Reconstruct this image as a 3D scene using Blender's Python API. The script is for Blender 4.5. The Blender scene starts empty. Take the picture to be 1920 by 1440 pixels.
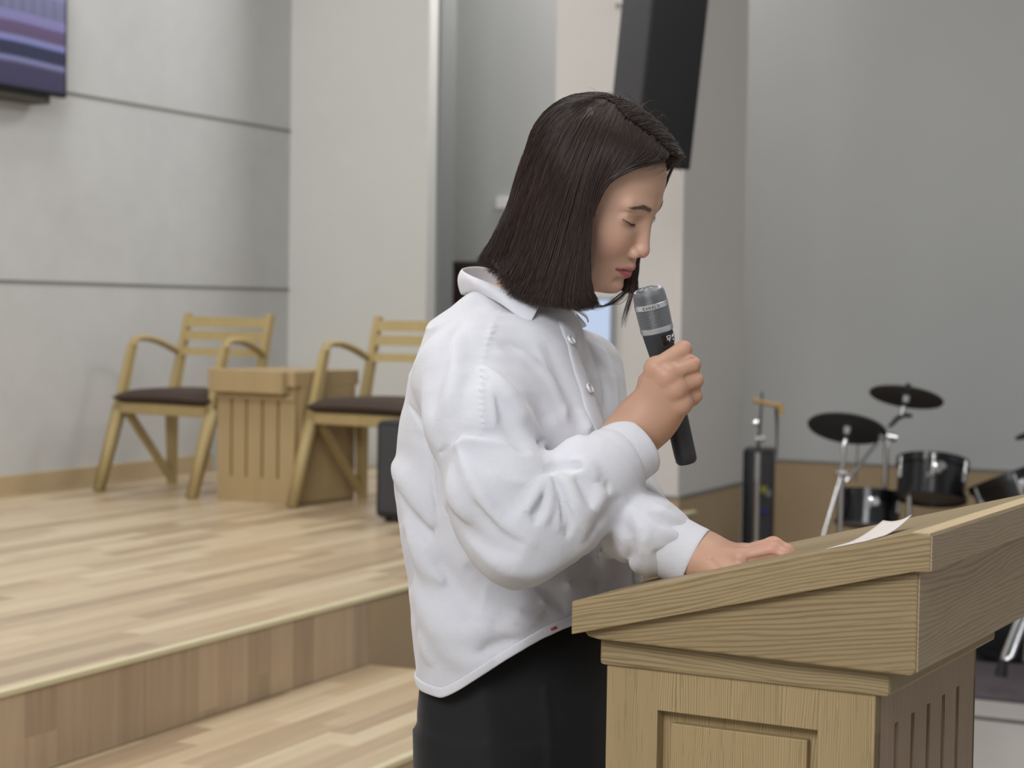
import bpy, bmesh, math, random
import numpy as np
from mathutils import Vector, Matrix
random.seed(7); rng = np.random.default_rng(7)
S = bpy.context.scene
COL = S.collection
# ------------------------------------------------------------------ camera
YAW, PITCH, ROLL, FPX, CAMH = 0.43623537, 0.03866226, 0.01576496, 3610.7, 1.36
W_ = np.array([-math.sin(YAW)*math.cos(PITCH), math.cos(YAW)*math.cos(PITCH), -math.sin(PITCH)])
_r = np.array([math.cos(YAW), math.sin(YAW), 0.0]); _u = np.cross(_r, W_)
R_ = _r*math.cos(ROLL)+_u*math.sin(ROLL); U_ = -_r*math.sin(ROLL)+_u*math.cos(ROLL)
C_ = np.array([0, 0, CAMH])
cd = bpy.data.cameras.new('camera'); cam = bpy.data.objects.new('camera', cd); COL.objects.link(cam)
cam.matrix_world = Matrix([[R_[i], U_[i], -W_[i], C_[i]] for i in range(3)]+[[0, 0, 0, 1]])
cd.sensor_width = 36; cd.lens = FPX*36/1920; cd.clip_start = .05
cd.dof.use_dof = True; cd.dof.focus_distance = 2.14; cd.dof.aperture_fstop = 8.0
S.camera = cam
# ------------------------------------------------------------------ light
S.view_settings.view_transform = 'Standard'; S.view_settings.look = 'None'
S.view_settings.gamma = 1; S.view_settings.use_curve_mapping = False
S.view_settings.exposure = 0.25
wd = bpy.data.worlds.new('world'); S.world = wd; wd.use_nodes = True
wd.node_tree.nodes['Background'].inputs[0].default_value = (.94, .97, 1, 1)
wd.node_tree.nodes['Background'].inputs[1].default_value = 0.40

def area(name, loc, target, size, power, col=(1, .985, .965), size_y=None):
    l = bpy.data.lights.new(name, 'AREA'); l.energy = power; l.color = col
    l.shape = 'RECTANGLE'; l.size = size; l.size_y = size_y or size
    o = bpy.data.objects.new(name, l); COL.objects.link(o); o.location = loc
    o.rotation_euler = (Vector(target)-Vector(loc)).to_track_quat('-Z', 'Y').to_euler()
    return o
area('ceiling_panel_light', (-2.9, 3.2, 4.3), (-2.9, 3.2, 0), 1.2, 54, size_y=1.2)
area('ceiling_panel_light', (-.3, 2.6, 4.3), (-.5, 2.6, 0), 1.4, 27, size_y=1.4)
area('ceiling_panel_light', (-4.5, 5.4, 4.4), (-4.5, 5.4, 0), .9, 38, size_y=.9)
area('ceiling_panel_light', (.4, 6.4, 4.3), (.4, 6.4, 0), 1.2, 40, size_y=1.2)
area('added_wall_light', (-3.5, 9.1, 4.0), (-5.1, 6.3, .7), .6, 36, size_y=.6)  # unseen lamp, added to brighten the left wall up to the column's shadow
area('front_fill_light', (-.8, -2.2, 3.6), (-1.6, 3.4, .9), 2.8, 140, (.96, .98, 1), size_y=1.6)  # unseen fill added on the camera side to soften contrast on the woman

# ------------------------------------------------------------------ projection helper (pixel of the 1920x1440 frame -> point)
def ray(px, py): return W_+R_*(px-960)/FPX+U_*(720-py)/FPX
def at(px, py, d): return C_+ray(px, py)*d
def on_plane(px, py, n, p):
    n = np.array(n, float); d = ray(px, py); return C_+d*(n@(np.array(p)-C_))/(n@d)

# ------------------------------------------------------------------ object helpers
def tag(o, label=None, cat=None, group=None, kind=None):
    if label: o['label'] = label
    if cat: o['category'] = cat
    if group: o['group'] = group
    if kind: o['kind'] = kind
    return o
def empty(name, loc, rz=0, parent=None):
    o = bpy.data.objects.new(name, None); COL.objects.link(o); o.location = loc
    o.rotation_euler = (0, 0, rz); o.empty_display_size = .1
    return o
def from_data(name, v, f, mat, parent=None, smooth=True, world=False):
    me = bpy.data.meshes.new(name); me.from_pydata([tuple(map(float, p)) for p in v], [], [tuple(map(int, q)) for q in f]); me.update()
    o = bpy.data.objects.new(name, me); COL.objects.link(o)
    for m in (mat if isinstance(mat, (list, tuple)) else [mat]): me.materials.append(m)
    if smooth: me.polygons.foreach_set('use_smooth', [True]*len(me.polygons))
    if parent:
        o.parent = parent
        if world: o.matrix_parent_inverse = winv(parent)
    return o
def winv(p):
    M = Matrix.Translation(p.location) @ p.rotation_euler.to_matrix().to_4x4()
    M = p.get('_pm') and M or M
    q = p.parent
    if q: M = (Matrix.Translation(q.location) @ q.rotation_euler.to_matrix().to_4x4()) @ p.matrix_parent_inverse @ M
    return M.inverted()
class MB:
    """collects shapes for ONE mesh object"""
    def __init__(s): s.v = []; s.f = []
    def add(s, v, f):
        n = len(s.v); s.v += [tuple(map(float, p)) for p in v]; s.f += [tuple(i+n for i in q) for q in f]; return s
    def box(s, a, b, M=None, bev=0):
        bm = bmesh.new(); bmesh.ops.create_cube(bm, size=1)
        a = np.array(a, float); b = np.array(b, float)
        for v in bm.verts: v.co = Vector((a+b)/2+np.array(v.co)*(b-a))
        if bev: bmesh.ops.bevel(bm, geom=bm.edges[:], offset=bev, segments=2, profile=.5, affect='EDGES')
        vs = [v.co.copy() for v in bm.verts]
        if M is not None: vs = [M @ v for v in vs]
        bm.verts.index_update(); fs = [[v.index for v in f.verts] for f in bm.faces]; bm.free()
        return s.add(vs, fs)
    def prism(s, pts, y0, y1, bev=0):
        """pts = (x,z) outline extruded along y"""
        bm = bmesh.new(); vs = [bm.verts.new((x, y0, z)) for x, z in pts]; fc = bm.faces.new(vs)
        e = bmesh.ops.extrude_face_region(bm, geom=[fc]); 
        for g in e['geom']:
            if isinstance(g, bmesh.types.BMVert): g.co.y = y1
        bmesh.ops.recalc_face_normals(bm, faces=bm.faces[:])
        if bev: bmesh.ops.bevel(bm, geom=bm.edges[:], offset=bev, segments=2, profile=.5, affect='EDGES')
        bm.verts.index_update(); r = s.add([v.co.copy() for v in bm.verts], [[v.index for v in f.verts] for f in bm.faces]); bm.free(); return r
    def tube(s, pts, r, n=12, cap=True, flat=None):
        """swept tube, r number or list; flat=(sx,sy) squashes the section"""
        P = [Vector(p) for p in pts]; m = len(P); rr = r if isinstance(r, (list, tuple)) else [r]*m
        vs = []; fs = []; up = None
        for i, p in enumerate(P):
            t = (P[min(i+1, m-1)]-P[max(i-1, 0)]).normalized()
            if up is None: up = Vector((0, 0, 1)) if abs(t.z) < .9 else Vector((0, 1, 0))
            a = t.cross(up).normalized(); b = a.cross(t).normalized(); up = b
            for k in range(n):
                c = 2*math.pi*k/n; fx, fy = flat or (1, 1)
                vs.append(p+a*math.cos(c)*rr[i]*fx+b*math.sin(c)*rr[i]*fy)
        for i in range(m-1):
            for k in range(n):
                fs.append((i*n+k, i*n+(k+1) % n, (i+1)*n+(k+1) % n, (i+1)*n+k))
        if cap: fs.append(tuple(range(n))[::-1]); fs.append(tuple((m-1)*n+k for k in range(n)))
        return s.add(vs, fs)
    def lathe(s, prof, M=None, n=40):
        """prof = (r,z)"""
        vs = []; fs = []; m = len(prof)
        for r, z in prof:
            for k in range(n):
                c = 2*math.pi*k/n; v = Vector((r*math.cos(c), r*math.sin(c), z)); vs.append(M @ v if M is not None else v)
        for i in range(m-1):
            for k in range(n): fs.append((i*n+k, i*n+(k+1) % n, (i+1)*n+(k+1) % n, (i+1)*n+k))
        if prof[0][0] > 1e-6: fs.append(tuple(range(n))[::-1])
        if prof[-1][0] > 1e-6: fs.append(tuple((m-1)*n+k for k in range(n)))
        return s.add(vs, fs)
    def build(s, name, mat, parent=None, smooth=False, world=False):
        o = from_data(name, s.v, s.f, mat, parent, smooth, world)
        if smooth == 'auto':
            me = o.data; me.polygons.foreach_set('use_smooth', [True]*len(me.polygons))
            bm = bmesh.new(); bm.from_mesh(me)
            for e in bm.edges:
                if len(e.link_faces) == 2 and e.calc_face_angle(0) > .6: e.smooth = False
            bm.to_mesh(me); bm.free()
        return o
def frame(p, z, x=None):
    """matrix with local z along z at p"""
    z = Vector(z).normalized(); x = Vector(x) if x is not None else (Vector((1, 0, 0)) if abs(z.x) < .9 else Vector((0, 1, 0)))
    y = z.cross(x).normalized(); x = y.cross(z)
    return Matrix([[x[i], y[i], z[i], p[i]] for i in range(3)]+[[0, 0, 0, 1]])
def copy_tree(o, parent=None, done=None):
    c = o.copy(); COL.objects.link(c)
    if parent: c.parent = parent
    for ch in [q for q in list(COL.objects) if q.parent == o]: copy_tree(ch, c)
    return c

# ------------------------------------------------------------------ materials
class NT:
    def __init__(s, name):
        s.m = bpy.data.materials.new(name); s.m.use_nodes = True; s.t = s.m.node_tree; s.b = s.t.nodes['Principled BSDF']
    def n(s, typ, **kw):
        nd = s.t.nodes.new('ShaderNode'+typ)
        for k, v in kw.items():
            if k.startswith('_'): setattr(nd, k[1:], v)
            else:
                key = int(k[1:]) if k[0] == 'i' and k[1:].isdigit() else k.replace('_', ' ')
                if isinstance(v, bpy.types.NodeSocket): s.t.links.new(v, nd.inputs[key])
                else: nd.inputs[key].default_value = v
        return nd
    def link(s, a, b): s.t.links.new(a, b)
    def coords(s, kind='Object', scale=(1, 1, 1), rot=(0, 0, 0), loc=(0, 0, 0)):
        tc = s.n('TexCoord'); mp = s.n('Mapping', Vector=tc.outputs[kind], Scale=scale, Rotation=rot, Location=loc); return mp.outputs[0]
    def noise(s, vec, scale=5, detail=4, rough=.55, dist=0):
        return s.n('TexNoise', Vector=vec, Scale=scale, Detail=detail, Roughness=rough, Distortion=dist).outputs[0]
    def ramp(s, fac, stops):
        nd = s.n('ValToRGB', Fac=fac); cr = nd.color_ramp
        while len(cr.elements) > 1: cr.elements.remove(cr.elements[-1])
        cr.elements[0].position = stops[0][0]; cr.elements[0].color = (*stops[0][1], 1)
        for p, c in stops[1:]:
            e = cr.elements.new(p); e.color = (*c, 1)
        return nd.outputs[0]
    def mix(s, fac, a, b, mode='MIX'):
        nd = s.t.nodes.new('ShaderNodeMix'); nd.data_type = 'RGBA'; nd.blend_type = mode
        for i, v in ((0, fac), (6, a), (7, b)):
            if isinstance(v, bpy.types.NodeSocket): s.t.links.new(v, nd.inputs[i])
            else: nd.inputs[i].default_value = v if i == 0 else (*v, 1)
        return nd.outputs[2]
    def math(s, op, a, b=0., c=0.):
        nd = s.t.nodes.new('ShaderNodeMath'); nd.operation = op
        for i, v in enumerate((a, b, c)):
            if isinstance(v, bpy.types.NodeSocket): s.t.links.new(v, nd.inputs[i])
            else: nd.inputs[i].default_value = v
        return nd.outputs[0]
    def bump(s, h, strength=.2, dist=.01):
        nd = s.n('Bump', Height=h, Strength=strength, Distance=dist); s.link(nd.outputs[0], s.b.inputs['Normal']); return nd
    def set(s, **kw):
        for k, v in kw.items():
            k = k.replace('_', ' ')
            if isinstance(v, bpy.types.NodeSocket): s.link(v, s.b.inputs[k])
            else:
                if isinstance(v, tuple) and len(v) == 3 and s.b.inputs[k].type == 'RGBA': v = (*v, 1)
                s.b.inputs[k].default_value = v
        return s.m
def sr(*c):
    """sRGB 0-255 -> linear"""
    return tuple(((x/255)/12.92 if x/255 < .04045 else (((x/255)+.055)/1.055)**2.4) for x in c)
def plain(name, col, rough=.5, metal=0, bump=0, bscale=200, spec=.5, var=.06):
    t = NT(name); v = t.coords(); nz = t.noise(v, 14, 3)
    c = t.mix(t.math('MULTIPLY', nz, 1.0), tuple(x*(1-var) for x in col), tuple(min(1, x*(1+var)) for x in col))
    t.set(Base_Color=c, Roughness=rough, Metallic=metal, Specular_IOR_Level=spec)
    if bump: t.bump(t.noise(v, bscale, 2), bump, .002)
    return t.m
def oak(name, axis, base=(146, 128, 95), dark=(104, 87, 60), scale=1., seed=0, contrast=1., slope=0, pitch=.0034):
    """oak veneer: fine parallel pore lines running along the object's axis 0/1/2"""
    t = NT(name); tc = t.n('TexCoord'); v0 = t.n('Mapping', Vector=tc.outputs['Object'], Rotation=(0, slope, 0), Location=(seed*.37, seed*.53, seed*.71)).outputs[0]
    sp = t.n('SeparateXYZ', Vector=v0).outputs
    o1, o2 = [k for k in range(3) if k != axis]
    c = t.math('ADD', sp[o1], t.math('MULTIPLY', sp[o2], .83))
    def st(a_, b_):
        m = [a_]*3; m[axis] = b_; return t.n('Mapping', Vector=v0, Scale=tuple(m)).outputs[0]
    w1 = t.noise(st(9, 2.2), 1.0, 2, .5); w2 = t.noise(st(60, 5), 1.0, 2, .5); w3 = t.noise(st(520, 16), 1.0, 2, .6); w4 = t.noise(st(26, 1.2), 1., 2, .5)
    ph = t.math('ADD', c, t.math('ADD', t.math('MULTIPLY', w1, .045), t.math('MULTIPLY', w2, .0095)))
    sn = t.math('SINE', t.math('MULTIPLY', ph, 6.2832/(pitch/scale)))
    ln = t.math('POWER', t.math('ADD', t.math('MULTIPLY', sn, .5), .5), 2.2)
    ln = t.math('MULTIPLY', ln, t.math('ADD', .25, t.math('MULTIPLY', w2, 1.1)))
    b = sr(*base); d = sr(*dark); l = tuple(min(1, x*1.16) for x in b)
    c0 = t.mix(w4, tuple(x*.92 for x in b), l)
    c1 = t.mix(t.math('MULTIPLY', ln, .72*contrast), c0, d)
    c2 = t.mix(t.math('MULTIPLY', t.math('GREATER_THAN', w3, .62), .35*contrast), c1, d)
    t.set(Base_Color=c2, Roughness=.48, Specular_IOR_Level=.35); t.bump(ln, -.10, .0006)
    return t.m
def planks(name, across, along, w, L, cols, gap=.0, rough=.32, figure=.5):
    """strips: across = axis index over which strips repeat, along = axis of the strip"""
    t = NT(name); tc = t.n('TexCoord'); sp = t.n('SeparateXYZ', Vector=tc.outputs['Object']).outputs
    row = t.math('FLOOR', t.math('DIVIDE', sp[across], w))
    rr = t.n('TexWhiteNoise', _noise_dimensions='1D', W=row).outputs[0]
    colm = t.math('FLOOR', t.math('ADD', t.math('DIVIDE', sp[along], L), t.math('MULTIPLY', rr, 7.3)))
    cell = t.n('CombineXYZ', X=row, Y=colm, Z=3.0).outputs[0]
    wn = t.n('TexWhiteNoise', _noise_dimensions='3D', Vector=cell).outputs[0]
    sc = [26.]*3; sc[along] = 1.3
    mp = t.n('Mapping', Vector=tc.outputs['Object'], Scale=tuple(sc)).outputs[0]
    off = t.n('VectorMath', _operation='ADD', i0=mp, i1=t.n('VectorMath', _operation='SCALE', i0=cell, Scale=5.7).outputs[0]).outputs[0]
    g = t.noise(off, 1., 4, .6, .8)
    f = t.math('ADD', t.math('MULTIPLY', wn, 1-figure), t.math('MULTIPLY', g, figure))
    c = t.ramp(f, [(.22, sr(*cols[0])), (.5, sr(*cols[1])), (.78, sr(*cols[2]))])
    if gap:
        fr = t.math('FRACT', t.math('DIVIDE', sp[across], w)); e = t.math('LESS_THAN', fr, gap/w)
        c = t.mix(t.math('MULTIPLY', e, .45), c, tuple(x*.5 for x in sr(*cols[0])))
    t.set(Base_Color=c, Roughness=rough, Specular_IOR_Level=.45); t.bump(g, .04, .001)
    return t.m
def plaster(name, col, mottled=.0, rough=.85):
    t = NT(name); v = t.coords(scale=(1, 1, 1)); nz = t.noise(v, 1.6, 6, .62, .5); n2 = t.noise(v, 9, 4)
    b = sr(*col)
    f = t.math('ADD', t.math('MULTIPLY', nz, .7), t.math('MULTIPLY', n2, .3))
    c = t.ramp(f, [(.35, tuple(x*(1-mottled) for x in b)), (.62, b)])
    t.set(Base_Color=c, Roughness=rough, Specular_IOR_Level=.2); t.bump(t.noise(v, 60, 4), .05, .002)
    return t.m
M = dict(
    wall_l=plaster('pale_stone_wall', (204, 205, 205), .09), column=plaster('cream_plaster', (218, 218, 214), .03),
    column_b=plaster('cream_plaster_warm', (203, 199, 195), .03),
    wall_g=plaster('grey_plaster', (184, 185, 184), .02), seam=plain('seam_grey', sr(128, 127, 122), .8),
    tan=plaster('tan_wainscot', (170, 148, 118), .05, .6), skirting=plain('tan_skirting', sr(186, 166, 132), .5),
    deck=planks('stage_floor_planks', 0, 1, .062, .62, ((160, 138, 112), (188, 166, 136), (208, 190, 160))),
    riser=planks('riser_planks', 1, 2, .105, 2., ((156, 134, 110), (176, 152, 126), (190, 168, 140)), figure=.65),
    nosing=plain('pale_nosing', sr(206, 196, 160), .4),
    stone=plaster('stone_floor', (176, 172, 166), .08, .35), carpet=plain('dark_plum_carpet', sr(78, 70, 76), .95, bump=.4),
    black=plain('matte_black', sr(34, 34, 36), .55), blackg=plain('gloss_black', sr(20, 20, 22), .18), dark=plain('dark_grey', sr(58, 58, 62), .6),
    chrome=plain('chrome', (.72, .72, .73), .18, 1), rubber=plain('black_rubber', sr(24, 24, 25), .7, bump=.3),
    brown=plain('dark_brown_wood', sr(66, 44, 40), .45), chairw=oak('chair_ash_wood', 2, (174, 154, 108), (158, 137, 94), .8, contrast=.5),
    cushion=plain('brown_fabric', sr(66, 52, 44), .9, bump=.5, bscale=600), brass=plain('pale_wood_block', sr(196, 160, 100), .5),
    white=plain('white_paint', sr(236, 236, 236), .5), cable=plain('grey_cable', sr(86, 84, 80), .6),
)
M['oak_x'] = oak('oak_grain_long', 0, (150, 131, 97), (104, 87, 60), seed=1, slope=math.radians(14))
M['oak_x0'] = oak('oak_grain_level', 0, seed=2)
M['oak_y'] = oak('oak_grain_cross', 1, seed=3)
M['oak_z'] = oak('oak_grain_upright', 2, (160, 139, 102), (116, 97, 66), 1.4, seed=4)
M['oak_box'] = oak('oak_grain_box', 0, (144, 125, 92), (98, 81, 55), .85, seed=6, slope=math.radians(9))
M['cab'] = oak('cabinet_wood', 2, (170, 148, 110), (156, 134, 98), 1., seed=5, contrast=.6)

# ------------------------------------------------------------------ setting
def st(o): o['kind'] = 'structure'; return o
ZT, ZR = .57, .19
st(MB().box((-9, -6, -.1), (7, 12, 0)).build('floor', M['stone']))
YS = 4.6
dk = MB().box((-5.19, -6, ZR*2+.001), (-2.57, 7.25, ZT)); dk.box((-5.19, 7.25, ZR*2+.001), (-3.92, 9.42, ZT)); st(dk.build('floor_stage', M['deck']))
st(MB().box((-5.19, -6, ZR+.001), (-1.968, YS, 2*ZR)).build('floor_step_upper', M['deck']))
st(MB().box((-5.19, -6, 0.001), (-1.375, YS, ZR)).build('floor_step_lower', M['deck']))
for i, (x, z0, z1, y1) in enumerate(((-2.57, 2*ZR, ZT, YS), (-1.968, ZR, 2*ZR, YS), (-1.375, 0, ZR, YS))):
    st(MB().box((x, -6, z0+.002), (x+.006, y1, z1-.010)).build('trim_%d' % (2*i+1), M['riser']))
    st(MB().box((x-.012, -6, z1-.012), (x+.012, 7.25 if i == 0 else y1, z1+.0015), bev=.003).build('trim_%d' % (2*i+2), M['nosing']))
st(MB().box((-2.6, YS, 0), (-2.566, 7.25, ZT-.012)).build('trim_9', M['tan']))
wl = MB().box((-5.5, -6, 0), (-5.19, 9.6, 5.2)); st(wl.build('wall_left', M['wall_l']))
for i, z in enumerate((.64, 1.443, 2.247, 3.05)):
    if i: st(MB().box((-5.192, -6, z-.006), (-5.186, 8.42, z+.006)).build('trim_%d' % (10+i), M['seam']))
st(MB().box((-5.19, -6, ZT), (-5.172, 7.72, .650), bev=.003).build('baseboard_left', M['skirting']))
st(MB().box((-5.19, 8.42, ZT), (-4.40, 8.60, 5.2)).build('wall_column_left', M['column']))
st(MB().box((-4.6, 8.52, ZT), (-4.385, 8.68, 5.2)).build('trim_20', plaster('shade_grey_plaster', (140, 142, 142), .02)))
st(MB().box((-4.42, 8.415, ZT), (-4.395, 9.0, ZT+.08)).build('baseboard_column', M['skirting']))
# wing column at the end of the stage with its tan wainscot
XC, YC, YC2, YD, ZWN = -2.64, 7.25, 8.03, 9.42, .62
XC0 = on_plane(1040, 300, (0, 1, 0), (0, YC, 0))[0]
st(MB().box((XC0, YC, 0), (XC, YC2, 5.2)).build('wall_column_right', M['column_b']))
st(MB().box((XC-.3, YC-.008, 0), (XC+.008, YC2+.008, ZWN)).build('trim_21', M['tan']))
st(MB().box((XC-.31, YC-.012, ZWN-.008), (XC+.013, YC2+.012, ZWN+.004)).build('trim_22', M['seam']))
st(MB().box((-6, YD, 0), (7, YD+.2, 5.2)).build('wall_drums', M['wall_g']))
st(MB().box((XC-.4, YD-.012, 0), (7, YD, ZWN)).build('trim_23', M['tan']))
st(MB().box((XC-.4, YD-.018, ZWN-.008), (7, YD, ZWN+.004)).build('trim_24', M['seam']))
st(MB().box((-5.5, -2.0, 5.2), (7, 11.7, 5.3)).build('ceiling', M['wall_g']))
# ------------------------------------------------------------------ lectern
LC = np.array([-.401, 1.792]); LA = -.0666          # near upper corner of the lid, turn about z
lect = empty('lectern', (LC[0], LC[1], 0), LA)
tag(lect, 'light oak lectern with a sloping top and fluted front that the woman stands at', 'lectern')
LW = .578
lid = MB().prism([(-.375, 1.0605), (-.018, 1.1565), (0, 1.1558), (0, 1.1205), (-.016, 1.1195), (-.375, 1.0262)], 0, LW, .0012).build('sloping_top', M['oak_x'], lect)
MB().box((-.0008, .0012, 1.1215), (.0012, LW-.0012, 1.1545)).build('front_edge_band', oak('oak_edge_band_lifted', 1, (168, 149, 126), (140, 121, 98), 1., seed=8), lect)  # oak lightened in colour, since little light reaches this side
MB().box((-.0185, .0015, 1.1558), (-.0012, LW-.0015, 1.1568)).build('top_edge_strip', oak('oak_strip', 1, (196, 176, 140), (180, 156, 120), .7, seed=9), lect)
MB().prism([(-.368, 1.0300), (-.0148, 1.1203), (-.0148, 1.0225), (-.020, 1.0185), (-.350, 1.0215), (-.362, 1.0235)], .012, LW-.012, .0025).build('wedge_box', M['oak_box'], lect)
MB().box((-.0160, .0145, 1.0225), (-.0138, LW-.0145, 1.1195)).build('wedge_front', oak('oak_wedge_front_lifted', 1, (168, 149, 124), (138, 118, 94), .8, seed=10), lect)  # front sheet in paler oak than the box, making up for weak light
MB().box((-.357, .030, .992), (-.046, .420, 1.021), bev=.004).build('collar_moulding', M['oak_x0'], lect)
bx0, bx1, by0, by1, zb = -.35, -.061, .035, .395, .993
b = MB().box((bx0+.006, by0+.016, .0), (bx1-.014, by1-.006, zb))
px0, px1, pz1, pz0 = -.292, -.119, .951, .2
for a, c in (((bx0, by0, .06), (px0, by0+.018, zb)), ((px1, by0, .06), (bx1, by0+.018, zb)), ((px0, by0, pz1), (px1, by0+.018, zb)), ((px0, by0, .06), (px1, by0+.018, pz0))): b.box(a, c)
b.box((bx0, by0+.001, .06), (bx0+.008, by1, zb)); b.box((bx0, by1-.008, .06), (bx1, by1, zb))
b.build('pedestal', M['oak_z'], lect)
MB().box((px0+.013, by0+.006, pz0+.015), (px1-.013, by0+.02, pz1-.013), bev=.0012).build('side_panel', oak('oak_panel', 2, (164, 142, 104), (120, 99, 68), 1.4, seed=12), lect)
f = MB(); xa, xb = bx1-.016, bx1
ys = [by0+.0005]
for k in range(5):
    y = by0+.063+.0548*k; f.box((xa, ys[-1], .2), (xb, y, .953)); ys.append(y+.0125)
f.box((xa, ys[-1], .2), (xb, by1, .953)); f.box((xa, by0+.0005, .953), (xb, by1, zb)); f.box((xa, by0+.0005, .06), (xb, by1, .2))
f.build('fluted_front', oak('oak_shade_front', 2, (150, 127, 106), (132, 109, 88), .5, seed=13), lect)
MB().box((bx0-.02, by0-.02, 0), (bx1+.02, by1+.02, .06), bev=.006).build('plinth', M['oak_x0'], lect)

LM = Matrix.Translation(lect.location) @ lect.rotation_euler.to_matrix().to_4x4()
def lid_z(x): return 1.1565+(x+.018)*(1.1565-1.0605)/.357
# curled sheet of paper lying on the sloping top
def paper_sheet():
    v = []; fcs = []; nu, nv = 24, 8
    for i in range(nu+1):
        for j in range(nv+1):
            s_, t_ = i/nu, j/nv
            x = -.104+.042*t_+.000*s_+.008*s_*(1-t_); y = .004+.150*s_-.012*t_*s_
            lift = .0010+.013*max(0, (s_-.35)/.65)**1.7-.004*s_*math.sin(math.pi*t_)*max(0, s_-.6)*2.2
            v.append((x, y, lid_z(x)+lift))
    for i in range(nu):
        for j in range(nv):
            a = i*(nv+1)+j; fcs.append((a, a+1, a+nv+2, a+nv+1))
    return v, fcs
v, fcs = paper_sheet(); pv = [LM @ Vector(p) for p in v]; c0 = pv[0].copy()
pap = from_data('paper_sheet', [p-c0 for p in pv], fcs, plain('paper_white', sr(214, 205, 200), .8))
pap.location = c0; sm = pap.modifiers.new('t', 'SOLIDIFY'); sm.thickness = .0004
tag(pap, 'narrow white sheet of paper with a curled far end lying on the lectern top', 'paper')

# ------------------------------------------------------------------ stage chairs
def taper_bar(mb, p, q, w0, d0, w1, d1, M4=None):
    p, q = Vector(p), Vector(q); t = (q-p).normalized(); x = Vector((1, 0, 0)); y = t.cross(x).normalized()
    vs = [c+x*sx*w+y*sy*d for c, w, d in ((p, w0, d0), (q, w1, d1)) for sx, sy in ((-1, -1), (1, -1), (1, 1), (-1, 1))]
    mb.add(vs, [(0, 3, 2, 1), (4, 5, 6, 7), (0, 1, 5, 4), (1, 2, 6, 5), (2, 3, 7, 6), (3, 0, 4, 7)]); return mb
def make_chair():
    r = empty('stage_armchair', (0, 0, 0))
    hw = .255
    # local: x across, y=0 front ... y>0 back, faces -y
    for sx in (-1, 1):
        x = sx*hw
        m = taper_bar(MB(), (x, .0, 0), (x, .125, .355), .017, .019, .021, .023); m.build('leg', M['chairw'], r).data.shade_smooth()
        m = taper_bar(MB(), (x*.93, .44, 0), (x*.93, .43, .40), .016, .016, .019, .024); m.build('leg', M['chairw'], r)
        m = taper_bar(MB(), (x*.97, .145, .35), (x*.93, .43, .03), .013, .015, .013, .013); m.build('diagonal_brace', M['chairw'], r)
        m = taper_bar(MB(), (x, .115, .33), (x, .20, .615), .018, .020, .014, .017)
        m.tube([(x, .20, .612), (x, .212, .634), (x, .24, .643), (x, .30, .642), (x*.98, .36, .628), (x*.96, .42, .605), (x*.94, .475, .578)], [.0165, .0165, .017, .018, .018, .017, .014], 12, flat=(1.25, .8))
        m.build('armrest', M['chairw'], r, 'auto')
        m = taper_bar(MB(), (x*.90, .43, .38), (x*.90, .53, .75), .017, .022, .014, .014); m.build('back_post', M['chairw'], r)
        m = taper_bar(MB(), (x*.97, .12, .355), (x*.93, .44, .355), .012, .024, .012, .024); m.build('side_rail', M['chairw'], r)
    MB().box((-hw-.01, .105, .325), (hw+.01, .135, .372), bev=.006).build('front_rail', M['chairw'], r)
    for z, h, k in ((.715, .045, 0), (.655, .042, 0), (.585, .034, 0)):
        y0 = .43+(z-.38)*.27
        vs = []; fs = []; n = 12
        for i in range(n+1):
            t = i/n*2-1; x = t*hw*.9; yy = y0-.008+.028*(1-t*t)
            for dy, dz in ((-.008, -h/2), (.008, -h/2), (.008, h/2), (-.008, h/2)): vs.append((x, yy+dy+dz*.27, z+dz))
        for i in range(n):
            for q in range(4): fs.append((i*4+q, i*4+(q+1) % 4, (i+1)*4+(q+1) % 4, (i+1)*4+q))
        fs += [(0, 1, 2, 3), (n*4+3, n*4+2, n*4+1, n*4)]
        MB().add(vs, fs).build('back_slat', M['chairw'], r, 'auto')
    # cushion
    vs = []; fs = []; nx, ny = 18, 16
    for sgn in (1, -1):
        for i in range(nx+1):
            for j in range(ny+1):
                a, b_ = i/nx*2-1, j/ny*2-1
                e = max(0, 1-abs(a)**5)*max(0, 1-abs(b_)**5)
                vs.append((a*(hw+.012)*(1-.03*b_*b_), .272+b_*.195, .392+sgn*.036*e**.45+.008*(1-a*a)))
    n1 = (nx+1)*(ny+1)
    for i in range(nx):
        for j in range(ny):
            a = i*(ny+1)+j; fs.append((a, a+ny+1, a+ny+2, a+1)); fs.append((n1+a, n1+a+1, n1+a+ny+2, n1+a+ny+1))
    MB().add(vs, fs).build('seat_cushion', M['cushion'], r, 'auto')
    return r
ch = make_chair(); ch.location = (-4.722, 6.55, ZT); ch.rotation_euler.z = math.radians(-6.5)
tag(ch, 'pale wooden armchair with brown cushion standing against the stone wall, left of the small cabinet', 'chair', 'matching armchairs on the stage')
c2 = copy_tree(ch); c2.location = (-3.700, 6.43, ZT); c2.rotation_euler.z = math.radians(-6.5)
tag(c2, 'pale wooden armchair with brown cushion partly hidden behind the woman, right of the small cabinet', 'chair')

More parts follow.
